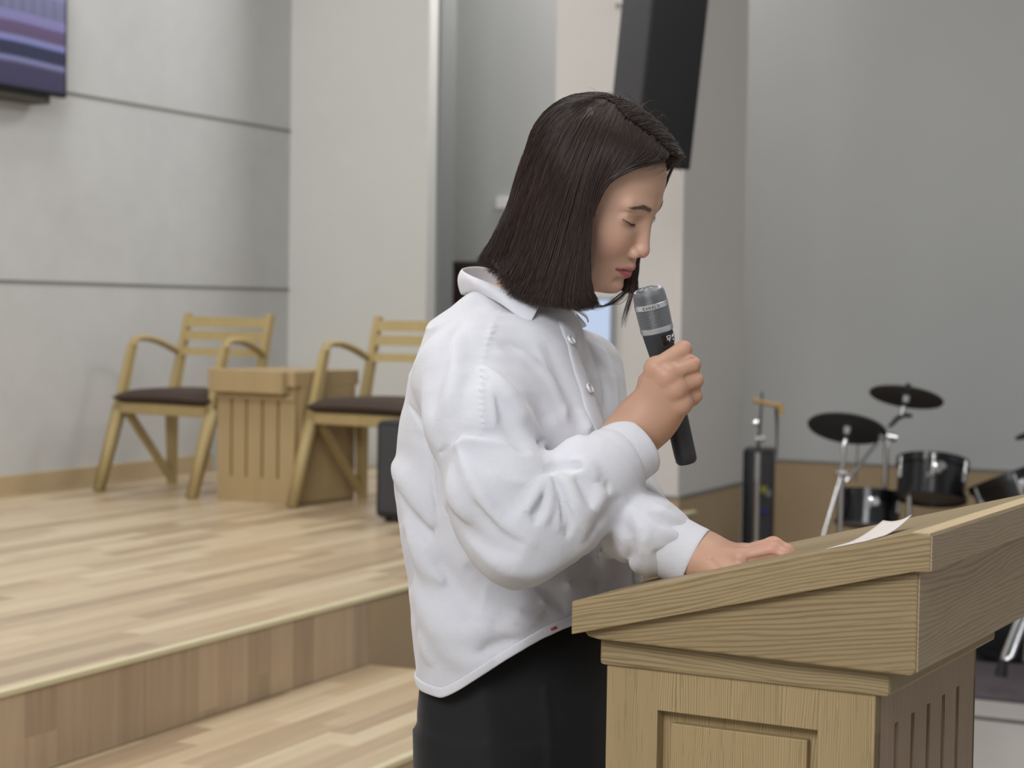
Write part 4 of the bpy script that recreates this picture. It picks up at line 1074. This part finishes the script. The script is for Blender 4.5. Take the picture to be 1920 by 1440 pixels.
FOLDS = [  # track, width, height
 ([(903, 680), (936, 718), (975, 775), (1008, 832), (1030, 872)], .009, .012),
 ([(908, 708), (944, 772), (975, 828), (986, 852)], .009, -.010),
 ([(925, 655), (985, 705), (1040, 790), (1085, 850)], .015, .004),
 ([(930, 640), (1000, 660), (1050, 720), (1085, 800)], .012, -.003),
 ([(1020, 640), (1060, 720), (1090, 800), (1110, 850)], .012, -.004),
 ([(1128, 650), (1146, 700), (1156, 770)], .008, .004),
 ([(1102, 640), (1128, 700), (1142, 770)], .007, -.005),
 ([(860, 600), (880, 640), (890, 700), (880, 780)], .02, -.004),
 ([(850, 620), (850, 700), (840, 780)], .014, .004),
 ([(800, 700), (800, 780), (830, 850)], .012, .004),
 ([(817, 880), (830, 848), (846, 823), (864, 808), (908, 812), (980, 822), (1010, 850)], .004, -.006),
 ([(822, 885), (850, 838), (868, 824), (908, 828), (965, 836)], .006, .004),
 ([(765, 754), (798, 801), (810, 877), (816, 925), (824, 985)], .0035, -.0045),
 ([(854, 823), (872, 873), (900, 931), (940, 985), (1009, 1024)], .007, .009),
 ([(880, 830), (920, 880), (960, 930), (985, 950)], .018, -.008),
 ([(1020, 893), (1006, 928), (985, 962)], .0055, .012),
 ([(1026, 889), (1031, 931), (1020, 985)], .0055, .013),
 ([(1034, 879), (1060, 905), (1080, 950), (1094, 988), (1088, 1015)], .006, .014),
 ([(1016, 905), (1013, 945), (1000, 985)], .0045, -.008),
 ([(1034, 895), (1050, 935), (1055, 985)], .0055, -.009),
 ([(1078, 890), (1100, 930), (1112, 975)], .006, -.007),
 ([(1020, 884), (1045, 876), (1075, 872), (1100, 880)], .006, -.010),
 ([(1066, 862), (1090, 868), (1110, 884), (1118, 905)], .007, .008),
 ([(1150, 912), (1110, 952), (1072, 995)], .010, .005),
 ([(1168, 930), (1130, 968), (1096, 1004)], .006, -.006),
 ([(868, 1005), (930, 1055), (1000, 1072), (1070, 1040), (1120, 1000)], .014, .007),
 ([(840, 940), (880, 1000), (930, 1030), (980, 1040)], .012, -.006),
 ([(900, 870), (950, 900), (1000, 905)], .010, .004),
 ([(736, 868), (760, 900), (790, 950), (816, 990)], .011, .017),
 ([(748, 912), (780, 968), (812, 1012)], .011, -.012),
 ([(762, 940), (775, 1010), (800, 1060), (850, 1110)], .014, .008),
 ([(775, 1080), (800, 1150), (850, 1188), (905, 1175), (930, 1135)], .020, .009),
 ([(800, 1030), (840, 1090), (880, 1130), (900, 1140)], .016, -.010),
 ([(870, 1060), (930, 1110), (990, 1150)], .016, -.007),
 ([(960, 1100), (975, 1150), (960, 1200)], .014, .006),
 ([(1000, 1086), (1020, 1130), (1044, 1186)], .0035, .003),
 ([(1046, 1050), (1070, 1100), (1088, 1130)], .006, .007),
 ([(1106, 1010), (1135, 1060), (1152, 1112)], .006, .009),
 ([(1090, 1040), (1115, 1090), (1125, 1120)], .008, -.007),
 ([(1160, 975), (1182, 1035), (1190, 1100)], .008, -.008),
 ([(1185, 950), (1207, 1010), (1215, 1090)], .007, .008),
 ([(1218, 945), (1250, 962), (1290, 985)], .005, .005), ([(1212, 960), (1245, 978), (1280, 995)], .004, -.006),
 ([(1225, 985), (1255, 1000), (1285, 1020)], .006, .004), ([(1222, 1030), (1250, 1050), (1270, 1068)], .006, -.006),
 ([(868, 600), (838, 660), (818, 740), (812, 800)], .010, -.005),
 ([(912, 700), (930, 760), (930, 800)], .008, .004), ([(880, 700), (862, 760), (850, 812)], .010, -.004),
 ([(950, 640), (1010, 690), (1062, 770), (1100, 850)], .007, .004),
 ([(1000, 640), (1030, 700), (1050, 770)], .008, .003),
 ([(1130, 700), (1138, 760), (1130, 800)], .005, -.004), ([(1085, 760), (1105, 800), (1128, 838)], .006, .004),
 ([(880, 900), (905, 960), (950, 1005), (990, 1020)], .008, -.005),
 ([(842, 870), (850, 930), (880, 990)], .010, .005), ([(826, 900), (836, 970), (866, 1030)], .007, -.005),
 ([(1040, 905), (1048, 950), (1044, 1000)], .004, .006), ([(1062, 935), (1068, 975), (1060, 1010)], .004, -.006),
 ([(1115, 905), (1125, 935), (1118, 965)], .005, .005), ([(1140, 900), (1138, 930)], .004, -.004),
 ([(780, 905), (800, 940), (812, 985)], .007, .006),
 ([(762, 985), (770, 1050), (764, 1110)], .010, -.006), ([(790, 1000), (806, 1050), (836, 1100)], .008, .006),
 ([(850, 1130), (900, 1150), (960, 1160)], .010, -.005), ([(930, 1180), (980, 1170), (1020, 1140)], .010, .005),
 ([(880, 1230), (930, 1210), (980, 1190)], .008, -.004), ([(1005, 1100), (1040, 1120), (1062, 1150)], .006, -.005),
 ([(820, 1210), (880, 1240), (930, 1235)], .014, .005), ([(790, 1180), (810, 1250)], .010, .004),
]
FT = [(np.array(smooth_curve(SH(t), 9)), w, a) for t, w, a in FOLDS]
seamA = np.array(smooth_curve(SH([(936, 584), (918, 628), (905, 680), (902, 735), (906, 790), (909, 812)]), 24))
def polynear(p, pts):
    best = np.full(len(p), 9.); T_ = np.zeros(len(p)); n = len(pts)-1
    for i in range(n):
        a, b = pts[i], pts[i+1]; ab = b-a; t = np.clip(((p-a)@ab)/(ab@ab+1e-12), 0, 1); e = np.sqrt(((p-a-t[:, None]*ab)**2).sum(1))
        m = e < best; best[m] = e[m]; T_[m] = (i+t[m])/n
    return best, T_
hemz = lambda p: .915+.088*np.clip((((p-FEET)@TF)-.015)/.125, 0, 1)**1.3+.003*np.sin(40*((p-FEET)@TL))
def shirt_sdf(p, arms=True):
    d = shirt_base(p, arms); near = np.abs(d) < .05; q = p[near]
    if len(q):
        e = np.zeros(len(q))
        for pts, w, a in FT:
            bb0 = pts.min(0)-3.0*w; bb1 = pts.max(0)+3.0*w; m = ((q > bb0) & (q < bb1)).all(1)
            if m.any():
                dd, tt = polynear(q[m], pts); en = np.sin(math.pi*np.clip(tt, .001, .999)); e[m] += a*1.35*en**.75*np.exp(-(dd/(w*(.55+.55*en)))**1.45)
        sd_ = polydist(q, seamA); e += np.exp(-(sd_/.0036)**2)*(.0016+.0013*np.sin(q[:, 2]*1050+q[:, 0]*260))
        e += .0016*np.sin(q[:, 0]*34+3*np.sin(q[:, 2]*9)+q[:, 1]*23)*np.sin(q[:, 2]*13+q[:, 1]*21+2.2*np.sin(q[:, 0]*17))
        e += .0004*np.sin(q[:, 0]*105+5*np.sin(q[:, 2]*31))*np.sin(q[:, 2]*58+q[:, 1]*90)
        d = d.copy(); d[near] -= e
    return d
v, q = surface(shirt_sdf, FEET+np.array([-.24, -.42, .86]), FEET+np.array([.50, .36, 1.46]), .0023)
cen_q = v[q].mean(1)
nk_c = at(985, 566, 2.335); nk_n = unit(unit(TF)*.50+np.array([0, 0, 1.]))
f1 = (RF[-1]-RF[-2]); f1 = unit(f1); l1 = unit(LWr-LE)
keep = cen_q[:, 2] > hemz(cen_q)+.004
keep &= ~((((cen_q-RF[-1])@f1) > -.006) & (np.linalg.norm(np.cross(cen_q-RF[-1], f1), axis=1) < .052) & (np.linalg.norm(cen_q-RF[-1], axis=1) < .10))
keep &= ~((((cen_q-LB2)@lax) > -.016) & (np.linalg.norm(np.cross(cen_q-LB2, lax), axis=1) < .05) & (np.linalg.norm(cen_q-LB2, axis=1) < .10))
nkp = np.linalg.norm(np.cross(cen_q-nk_c, nk_n), axis=1)
keep &= ~((((cen_q-nk_c)@nk_n) > -.06) & (nkp < .058))
q2 = q[keep]; used = np.unique(q2); rm = -np.ones(len(v), int); rm[used] = np.arange(len(used))
lin = NT('white_linen'); lv = lin.coords()
wv = lin.math('ADD', lin.noise(lin.coords(scale=(1, 1, .12)), 1500, 1), lin.noise(lin.coords(scale=(.12, .12, 1)), 1500, 1))
slub = lin.noise(lin.coords(scale=(1, 1, 3)), 160, 3, .6)
lc_ = lin.mix(lin.math('MULTIPLY', slub, .35), sr(216, 215, 221), sr(200, 199, 205))
lin.set(Base_Color=lc_, Roughness=.85, Specular_IOR_Level=.2, Sheen_Weight=.15, Subsurface_Weight=.25, Subsurface_Scale=.012, Subsurface_Radius=(1., .92, .88))
h_ = lin.math('ADD', lin.math('MULTIPLY', wv, .5), lin.math('MULTIPLY', lin.noise(lv, 55, 4, .65, .5), 1.3)); lin.bump(h_, .30, .0016)
shirt = mesh_np('shirt', v[used], rm[q2], lin.m, per)
so = shirt.modifiers.new('s', 'SOLIDIFY'); so.thickness = .0012; so.offset = -1

def strip(name, rows, mat, parent, thick=.0016, weld=False):
    """grid of 3-D rows -> thin solid cloth piece"""
    rows = np.array(rows); n, m, _ = rows.shape
    f = [(i*m+j, i*m+j+1, (i+1)*m+j+1, (i+1)*m+j) for i in range(n-1) for j in range(m-1)]
    o = mesh_np(name, rows.reshape(-1, 3), np.array(f), mat, parent); s_ = o.modifiers.new('s', 'SOLIDIFY'); s_.thickness = thick; s_.offset = 0
    if weld:
        bm_ = bmesh.new(); bm_.from_mesh(o.data); bmesh.ops.remove_doubles(bm_, verts=bm_.verts, dist=1e-5); bm_.to_mesh(o.data); bm_.free()
    ss = o.modifiers.new('u', 'SUBSURF'); ss.levels = 1; ss.render_levels = 1
    return o
# hem band
def hull_ring(zf, ns=96, out=.0008):
    rows = []
    for i in range(ns+1):
        a = 2*math.pi*i/ns; dirv = TF*math.cos(a)+TL*math.sin(a); P = FEET+dirv*np.linspace(.02, .30, 300)[:, None]
        P[:, 2] = .94; f = shirt_sdf(P); zz = hemz(P[int(np.argmax(f > 0))][None])[0]
        col = []
        for dz in zf:
            P[:, 2] = zz+dz; f = shirt_sdf(P); k = len(f)-np.argmax(f[::-1] < 0) if zz < .97 else np.argmax(f > 0); k = int(np.argmax(f > 0)); t = f[k-1]/(f[k-1]-f[k]+1e-9); col.append(P[k-1]*(1-t)+P[k]*t+dirv*out)
        rows.append(col)
    return rows
strip('hem_band', hull_ring([-.0015, .005, .0115], 200, .0014), lin.m, shirt, .0022)
# cuffs
def cuff(name, a, b, r0, r1, parent, wob=0.):
    a = np.array(a); b = np.array(b); t = unit(b-a); x = unit(np.cross(t, [0, 0, 1.])); y = np.cross(t, x); rows = []
    for s_ in np.linspace(0, 1, 7):
        c = a*(1-s_)+b*s_; r = r0*(1-s_)+r1*s_+.0012*math.exp(-((s_-1)/.08)**2)
        rows.append([c+(x*math.cos(k*2*math.pi/48)*(1+wob*math.cos(2*k*2*math.pi/48))+y*math.sin(k*2*math.pi/48)*(1-wob*.5))*r for k in range(49)])
    return strip(name, rows, lin.m, parent, .0024, True)
CA, CB = RP(1143, 872, 2.128), RP(1191, 835, 2.145)
cuff('cuff', CA-unit(CB-CA)*.004, CB+unit(CB-CA)*.001, .0388, .0368, shirt, .03)
cuff('cuff', LA2, LB2, .0362, .0338, shirt, .03)
# button placket and buttons
SB = lambda pts: [hit(lambda p: shirt_base(p, False), x, y, 1.85, 2.75) for x, y in pts]
pk = SB([(1064, 612), (1070, 640), (1083, 685), (1101, 732), (1122, 790), (1142, 850), (1160, 905), (1176, 960), (1190, 1030), (1196, 1090)]); pk = smooth_curve(pk, 40); rows = []; tors = lambda p: shirt_sdf(p, False)
for i, c in enumerate(pk):
    t = unit(pk[min(i+1, 39)]-pk[max(i-1, 0)]); n_ = grad(shirt_base, c[None])[0]; sd2 = unit(np.cross(t, n_))
    row = []
    for w_ in (-.015, -.0142, -.005, .005, .0142, .015):
        pnt = c+sd2*w_; 
        for _ in range(3): pnt = pnt-grad(tors, pnt[None])[0]*(tors(pnt[None])[0]-(.0018 if abs(w_) < .0148 else -.001))
        row.append(pnt)
    rows.append(row)
strip('button_placket', rows, lin.m, shirt, .0012)
btn = plain('button_pearl', sr(206, 204, 208), .3)
for k in (1, 3):
    px_, py_ = (1066, 641) if k == 1 else (1101, 731)
    c = hit(tors, px_, py_, 1.85, 2.75)
    n_ = grad(lambda p: shirt_base(p, False), c[None])[0]
    for _ in range(3): c = c-grad(tors, c[None])[0]*(shirt_sdf(c[None], False)[0]-.0038)
    Fm = frame(Vector(c), Vector(n_))
    m = MB().lathe([(0, .0006), (.0040, .0006), (.0046, .0018), (.0058, .0020), (.0064, .0010), (.0064, -.001), (0, -.001)], Fm, 28)
    for a in range(4):
        ca_, sa_ = .0014*math.cos(a*math.pi/2+.78), .0014*math.sin(a*math.pi/2+.78)
        m.lathe([(0, .0009), (.0005, .0009), (.0005, .0003)], Fm @ Matrix.Translation((ca_, sa_, 0)), 8)
    m.build('button', btn, shirt, 'auto', world=True)
# red side tag
tg = SH([(1031, 1180), (1041, 1176)]); tg = [c+grad(shirt_base, c[None])[0]*.0025 for c in tg]
MB().tube([tg[0], tg[1]], .0016, 6).build('red_tag', plain('tag_red', sr(186, 52, 58), .6), shirt, True, world=True)

# collar: standing band and turned-down leaf, given as matching upper/lower tracks round the neck
def leaf(top, bot, name, mid=.5, bulge=.006):
    T_ = smooth_curve(top, 30); B_ = smooth_curve(bot, 30); rows = []
    for a, b in zip(T_, B_):
        n_ = unit((a+b)/2-(nk_c+np.array([0, 0, -.01])))
        rows.append([a*(1-s_)+b*s_+n_*bulge*math.sin(math.pi*s_) for s_ in np.linspace(0, 1, 6)])
    return strip(name, rows, lin.m, shirt, .0022)
topR = [at(x, y, d) for x, y, d in ((958, 516, 2.455), (905, 500, 2.425), (868, 503, 2.375), (880, 515, 2.325), (930, 535, 2.275), (985, 556, 2.245), (1014, 566, 2.240))]
botR = [at(x, y, d) for x, y, d in ((955, 560, 2.470), (900, 556, 2.440), (865, 553, 2.375), (893, 549, 2.315), (932, 566, 2.262), (968, 592, 2.225), (993, 609, 2.212))]
leaf(topR, botR, 'collar')
topL = [at(x, y, d) for x, y, d in ((958, 516, 2.455), (1010, 530, 2.445), (1050, 552, 2.420), (1072, 572, 2.385), (1082, 584, 2.36))]
botL = [at(x, y, d) for x, y, d in ((955, 560, 2.470), (1020, 566, 2.475), (1070, 580, 2.455), (1098, 592, 2.425), (1103, 606, 2.395))]
leaf(topL, botL, 'collar')
# stand band and open neck edges
for tp, bt in (([(868, 520, 2.372), (925, 545, 2.285), (985, 570, 2.250), (1030, 583, 2.255), (1052, 577, 2.275)], [(872, 560, 2.370), (930, 585, 2.290), (990, 605, 2.250), (1040, 622, 2.255), (1072, 622, 2.285)]),
               ([(1082, 580, 2.370), (1070, 575, 2.400), (1040, 556, 2.430), (1000, 548, 2.455)], [(1074, 620, 2.292), (1100, 612, 2.380), (1085, 600, 2.430), (1040, 580, 2.460)])):
    T_ = smooth_curve([at(*c) for c in tp], 20); B_ = smooth_curve([at(*c) for c in bt], 20)
    strip('collar_band', [[a*(1-s_)+b*s_ for s_ in np.linspace(0, 1, 4)] for a, b in zip(T_, B_)], lin.m, shirt, .0018)

# trousers
def trousers_sdf(p):
    d = loft(p, [.70, .80, .88, .94, 1.0], [.102, .108, .108, .100, .088], [.144, .146, .144, .134, .122], [.014, .014, .014, .014, .014], [0]*5)
    for s_ in (-1, 1):
        k = (p-TP(.014, s_*.074, 0)); z = p[:, 2]; f = k@TF; l = k@TL
        a = np.interp(z, [.03, .4, .8], [.086, .088, .092]); b = np.interp(z, [.03, .4, .8], [.066, .067, .070])
        e = (((np.abs(f)/a)**2.1+(np.abs(l)/b)**2.1)**(1/2.1)-1)*b*.9; e = np.maximum(e, np.maximum(.03-z, z-.86)); d = smin(d, e, .012)
        cr = np.exp(-(np.abs(l)/.004)**2)*(f > 0)*(z < .93)*.003+np.exp(-(np.abs(l+s_*.0)/.004)**2)*(f < 0)*.002
        d = d-cr
    f = (p-FEET)@TF; l = (p-FEET)@TL
    d = d-.004*np.exp(-((f-.065+.03*np.sin(p[:, 2]*7))/.012)**2)*(l < 0)-.003*np.sin(p[:, 2]*16+f*30)*np.sin(f*40+l*22)
    return d
v, q = surface(trousers_sdf, FEET+np.array([-.22, -.26, .02]), FEET+np.array([.22, .26, 1.02]), .005)
tr = NT('black_trouser_cloth'); tr.set(Base_Color=sr(26, 26, 28), Roughness=.82, Specular_IOR_Level=.3, Sheen_Weight=.08); tr.bump(tr.noise(tr.coords(), 700, 2), .15, .001)
mesh_np('trousers', v, q, tr.m, per)
for s_ in (-1, 1):
    fn = lambda p: np.maximum(smin(chain(p, [TP(-.055, s_*.10, .045), TP(.06, s_*.105, .040), TP(.15, s_*.11, .030)], [.040, .036, .028], .01), cap(p, TP(-.03, s_*.10, .07), TP(-.02, s_*.10, .10), .036, .036), .02), -(p[:, 2]-.0))
    v, q = surface(fn, FEET+np.array([-.2, -.22, -.01]), FEET+np.array([.26, .22, .15]), .005)
    mesh_np('shoe', v, q, M['black'], per)

# wristwatch on the far wrist
wc = LWr+l1*.019+unit(U_*.9+R_*.30+W_*.35)*.0262
tW = unit(LP(-.20, .2)-LWr); Fw = frame(Vector(wc), Vector(U_*.9+R_*.30+W_*.35), Vector(R_))
wt = MB().lathe([(0, .003), (.0085, .003), (.0098, .0018), (.0098, -.003), (0, -.003)], Fw, 28).build('wristwatch', plain('watch_silver', sr(170, 168, 166), .25, .8), per, 'auto', world=True)
rows = []
cW = LWr+l1*.019; xx = unit(np.cross(l1, [0, 0, 1.])); yy = np.cross(l1, xx)
mW = MB()
for k in range(32):
    a0 = k/32*2*math.pi; a1 = (k+1)/32*2*math.pi
    p4 = [cW+(xx*math.cos(a)+yy*math.sin(a))*.0268+l1*o for a in (a0, a1) for o in (-.006, .006)]
    mW.add(p4, [(0, 1, 3, 2)])
sb2 = mW.build('watch_strap', M['black'], wt, False); sb2.matrix_parent_inverse = winv(per) ; 
so2 = sb2.modifiers.new('s', 'SOLIDIFY'); so2.thickness = .0018

# ------------------------------------------------------------------ microphone
mT, mB = at(1214, 540, 2.150), at(1288, 868, 2.185); ma = unit(mT-mB); ML = float(np.linalg.norm(mT-mB))
mic = empty('microphone', tuple(mB)); Mm = frame(Vector(mB), Vector(ma), Vector(R_)); 
tag(mic, 'black handheld microphone with silver mesh head held in front of her mouth', 'microphone')
def mic_part(name, prof, mat, n=48, parent=None):
    return MB().lathe([(r_*.88, z_) for r_, z_ in prof], Mm, n).build(name, mat, parent or mic, 'auto', world=True)
L = ML; s1 = L-.047
bm_ = mic_part('handle', [(0, 0), (.0115, 0), (.0138, .003), (.0142, .012), (.0146, .07), (.0156, .11), (.0168, .128), (.0190, s1-.012), (.0198, s1-.004), (.0198, s1-.002)], plain('mic_black', sr(44, 45, 48), .42))
mic_part('lower_ring', [(.0198, s1-.004), (.0210, s1-.003), (.0214, s1+.001), (.0210, s1+.003)], plain('mic_silver', sr(196, 197, 200), .28, .85))
silver = plain('mic_band_silver', sr(206, 207, 210), .3, .8)
mic_part('grille_band', [(.0213, s1+.024), (.0219, s1+.0245), (.0219, s1+.030), (.0211, s1+.0305)], silver)
gm = NT('mic_mesh'); vo = gm.n('TexVoronoi', Vector=gm.coords(), Scale=900); gm.set(Base_Color=sr(180, 182, 186), Metallic=.9, Roughness=.3)
core = plain('mic_foam_dark', sr(40, 41, 44), .9)
gp = [(.0203, s1+.002), (.0209, s1+.010), (.0212, s1+.024), (.0208, s1+.034), (.0203, s1+.040), (.0186, s1+.0445), (.015, s1+.0468), (.008, s1+.0478), (0, s1+.048)]
gr = mic_part('foam_core', [(r*.955, z-.0006) for r, z in gp], core)
# woven wire basket
def gpr(t):
    k = t*(len(gp)-1); i = min(int(k), len(gp)-2); u = k-i; return (gp[i][0]*(1-u)+gp[i+1][0]*u, gp[i][1]*(1-u)+gp[i+1][1]*u)
zl = []; acc = 0; prev = gp[0]; dens = []
for t in np.linspace(0, 1, 400):
    c = gpr(t); acc += math.hypot(c[0]-prev[0], c[1]-prev[1]); dens.append((acc, c)); prev = c
m = MB(); nr = int(acc/.00125)
for k in range(nr):
    a = (k+.5)/nr*acc; c = min(dens, key=lambda e: abs(e[0]-a))[1]; nn = 96
    if c[0] < .003: continue
    pts = []
    for j in range(nn+1):
        w_ = 2*math.pi*j/nn; r = c[0]+.00022*(-1 if (j+k) % 2 else 1); r *= .88; pts.append(Mm @ Vector((r*math.cos(w_), r*math.sin(w_), c[1])))
    m.tube(pts, .00027, 4, cap=False)
m.build('mesh_wires', gm.m, gr, True, world=True)
m = MB()
for k in range(88):
    w_ = 2*math.pi*(k+.5)/88; pts = []
    for j in range(0, nr*2, 1):
        a = (j+.5)/(nr*2)*acc
        if a > acc*.90: break
        c = min(dens, key=lambda e: abs(e[0]-a))[1]; r = c[0]+.0001; r *= .88; pts.append(Mm @ Vector((r*math.cos(w_), r*math.sin(w_), c[1])))
    m.tube(pts, .00024, 4, cap=False)
m.build('mesh_wires', gm.m, gr, True, world=True)
# lettering on the mic: flat text objects wrapped by hand (turned to mesh strokes)
def glyph_strokes(txt):
    F = {'무': [((.1, .95), (.9, .95), (.9, .6), (.1, .6), (.1, .95)), ((0, .38), (1, .38)), ((.5, .38), (.5, 0))],
         '선': [((.3, .95), (.05, .5)), ((.3, .8), (.55, .5)), ((.55, .72), (.85, .72)), ((.85, .98), (.85, .38)), ((.25, .32), (.25, .03), (.95, .03))],
         '3': [((.1, .95), (.8, .95), (.45, .6), (.8, .45), (.8, .12), (.4, .0), (.05, .15))],
         'K': [((0, 0), (0, 1)), ((.8, 1), (0, .45), (.8, 0))], 'A': [((0, 0), (.4, 1), (.8, 0)), ((.15, .35), (.65, .35))], 'N': [((0, 0), (0, 1), (.7, 0), (.7, 1))],
         'L': [((0, 1), (0, 0), (.6, 0))], 'S': [((.7, .95), (.1, .95), (.1, .55), (.7, .5), (.7, .05), (.05, .05))]}
    return [F[c] for c in txt]
def wrap_text(name, txt, ang0, z0, size, r, wdt, mat, parent, step=1.12):
    m = MB(); ang = ang0
    for g_ in glyph_strokes(txt):
        for st_ in g_:
            P_ = []
            for i in range(len(st_)-1):
                (x0, y0), (x1, y1) = st_[i], st_[i+1]
                for u in np.linspace(0, 1, 4)[(0 if i == 0 else 1):]:
                    a = ang+(x0+(x1-x0)*u)*size*.85/r; z = z0+(y0+(y1-y0)*u)*size; P_.append(Mm @ Vector((r*math.cos(a), r*math.sin(a), z)))
            m.tube(P_, wdt, 6)
        ang += size*step/r
    return m.build(name, mat, parent, True, world=True)
# the side of the mic towards the camera is at angle aV in its own frame
vl = Mm.to_3x3().inverted() @ Vector(-W_); aV = math.atan2(vl.y, vl.x)
def label_patch():
    m = MB(); r = .0184; vs_ = []; n_ = 12
    for i in range(n_+1):
        for z, rr_ in ((s1-.0175, .01705), (s1-.0065, .01775)):
            a = aV+.12+i/n_*1.35; vs_.append(Mm @ Vector((rr_*math.cos(a), rr_*math.sin(a), z)))
    return m.add(vs_, [(2*i, 2*i+2, 2*i+3, 2*i+1) for i in range(n_)]).build('name_label', M['blackg'], bm_, False, world=True)
label_patch()
wrap_text('label_lettering', '무선3', aV+.42, s1-.0155, .0072, .0178, .00036, M['white'], bm_)
wrap_text('band_lettering', 'KANALS', aV-.62, s1+.0256, .0030, .0194, .00022, M['blackg'], bm_, 1.15)
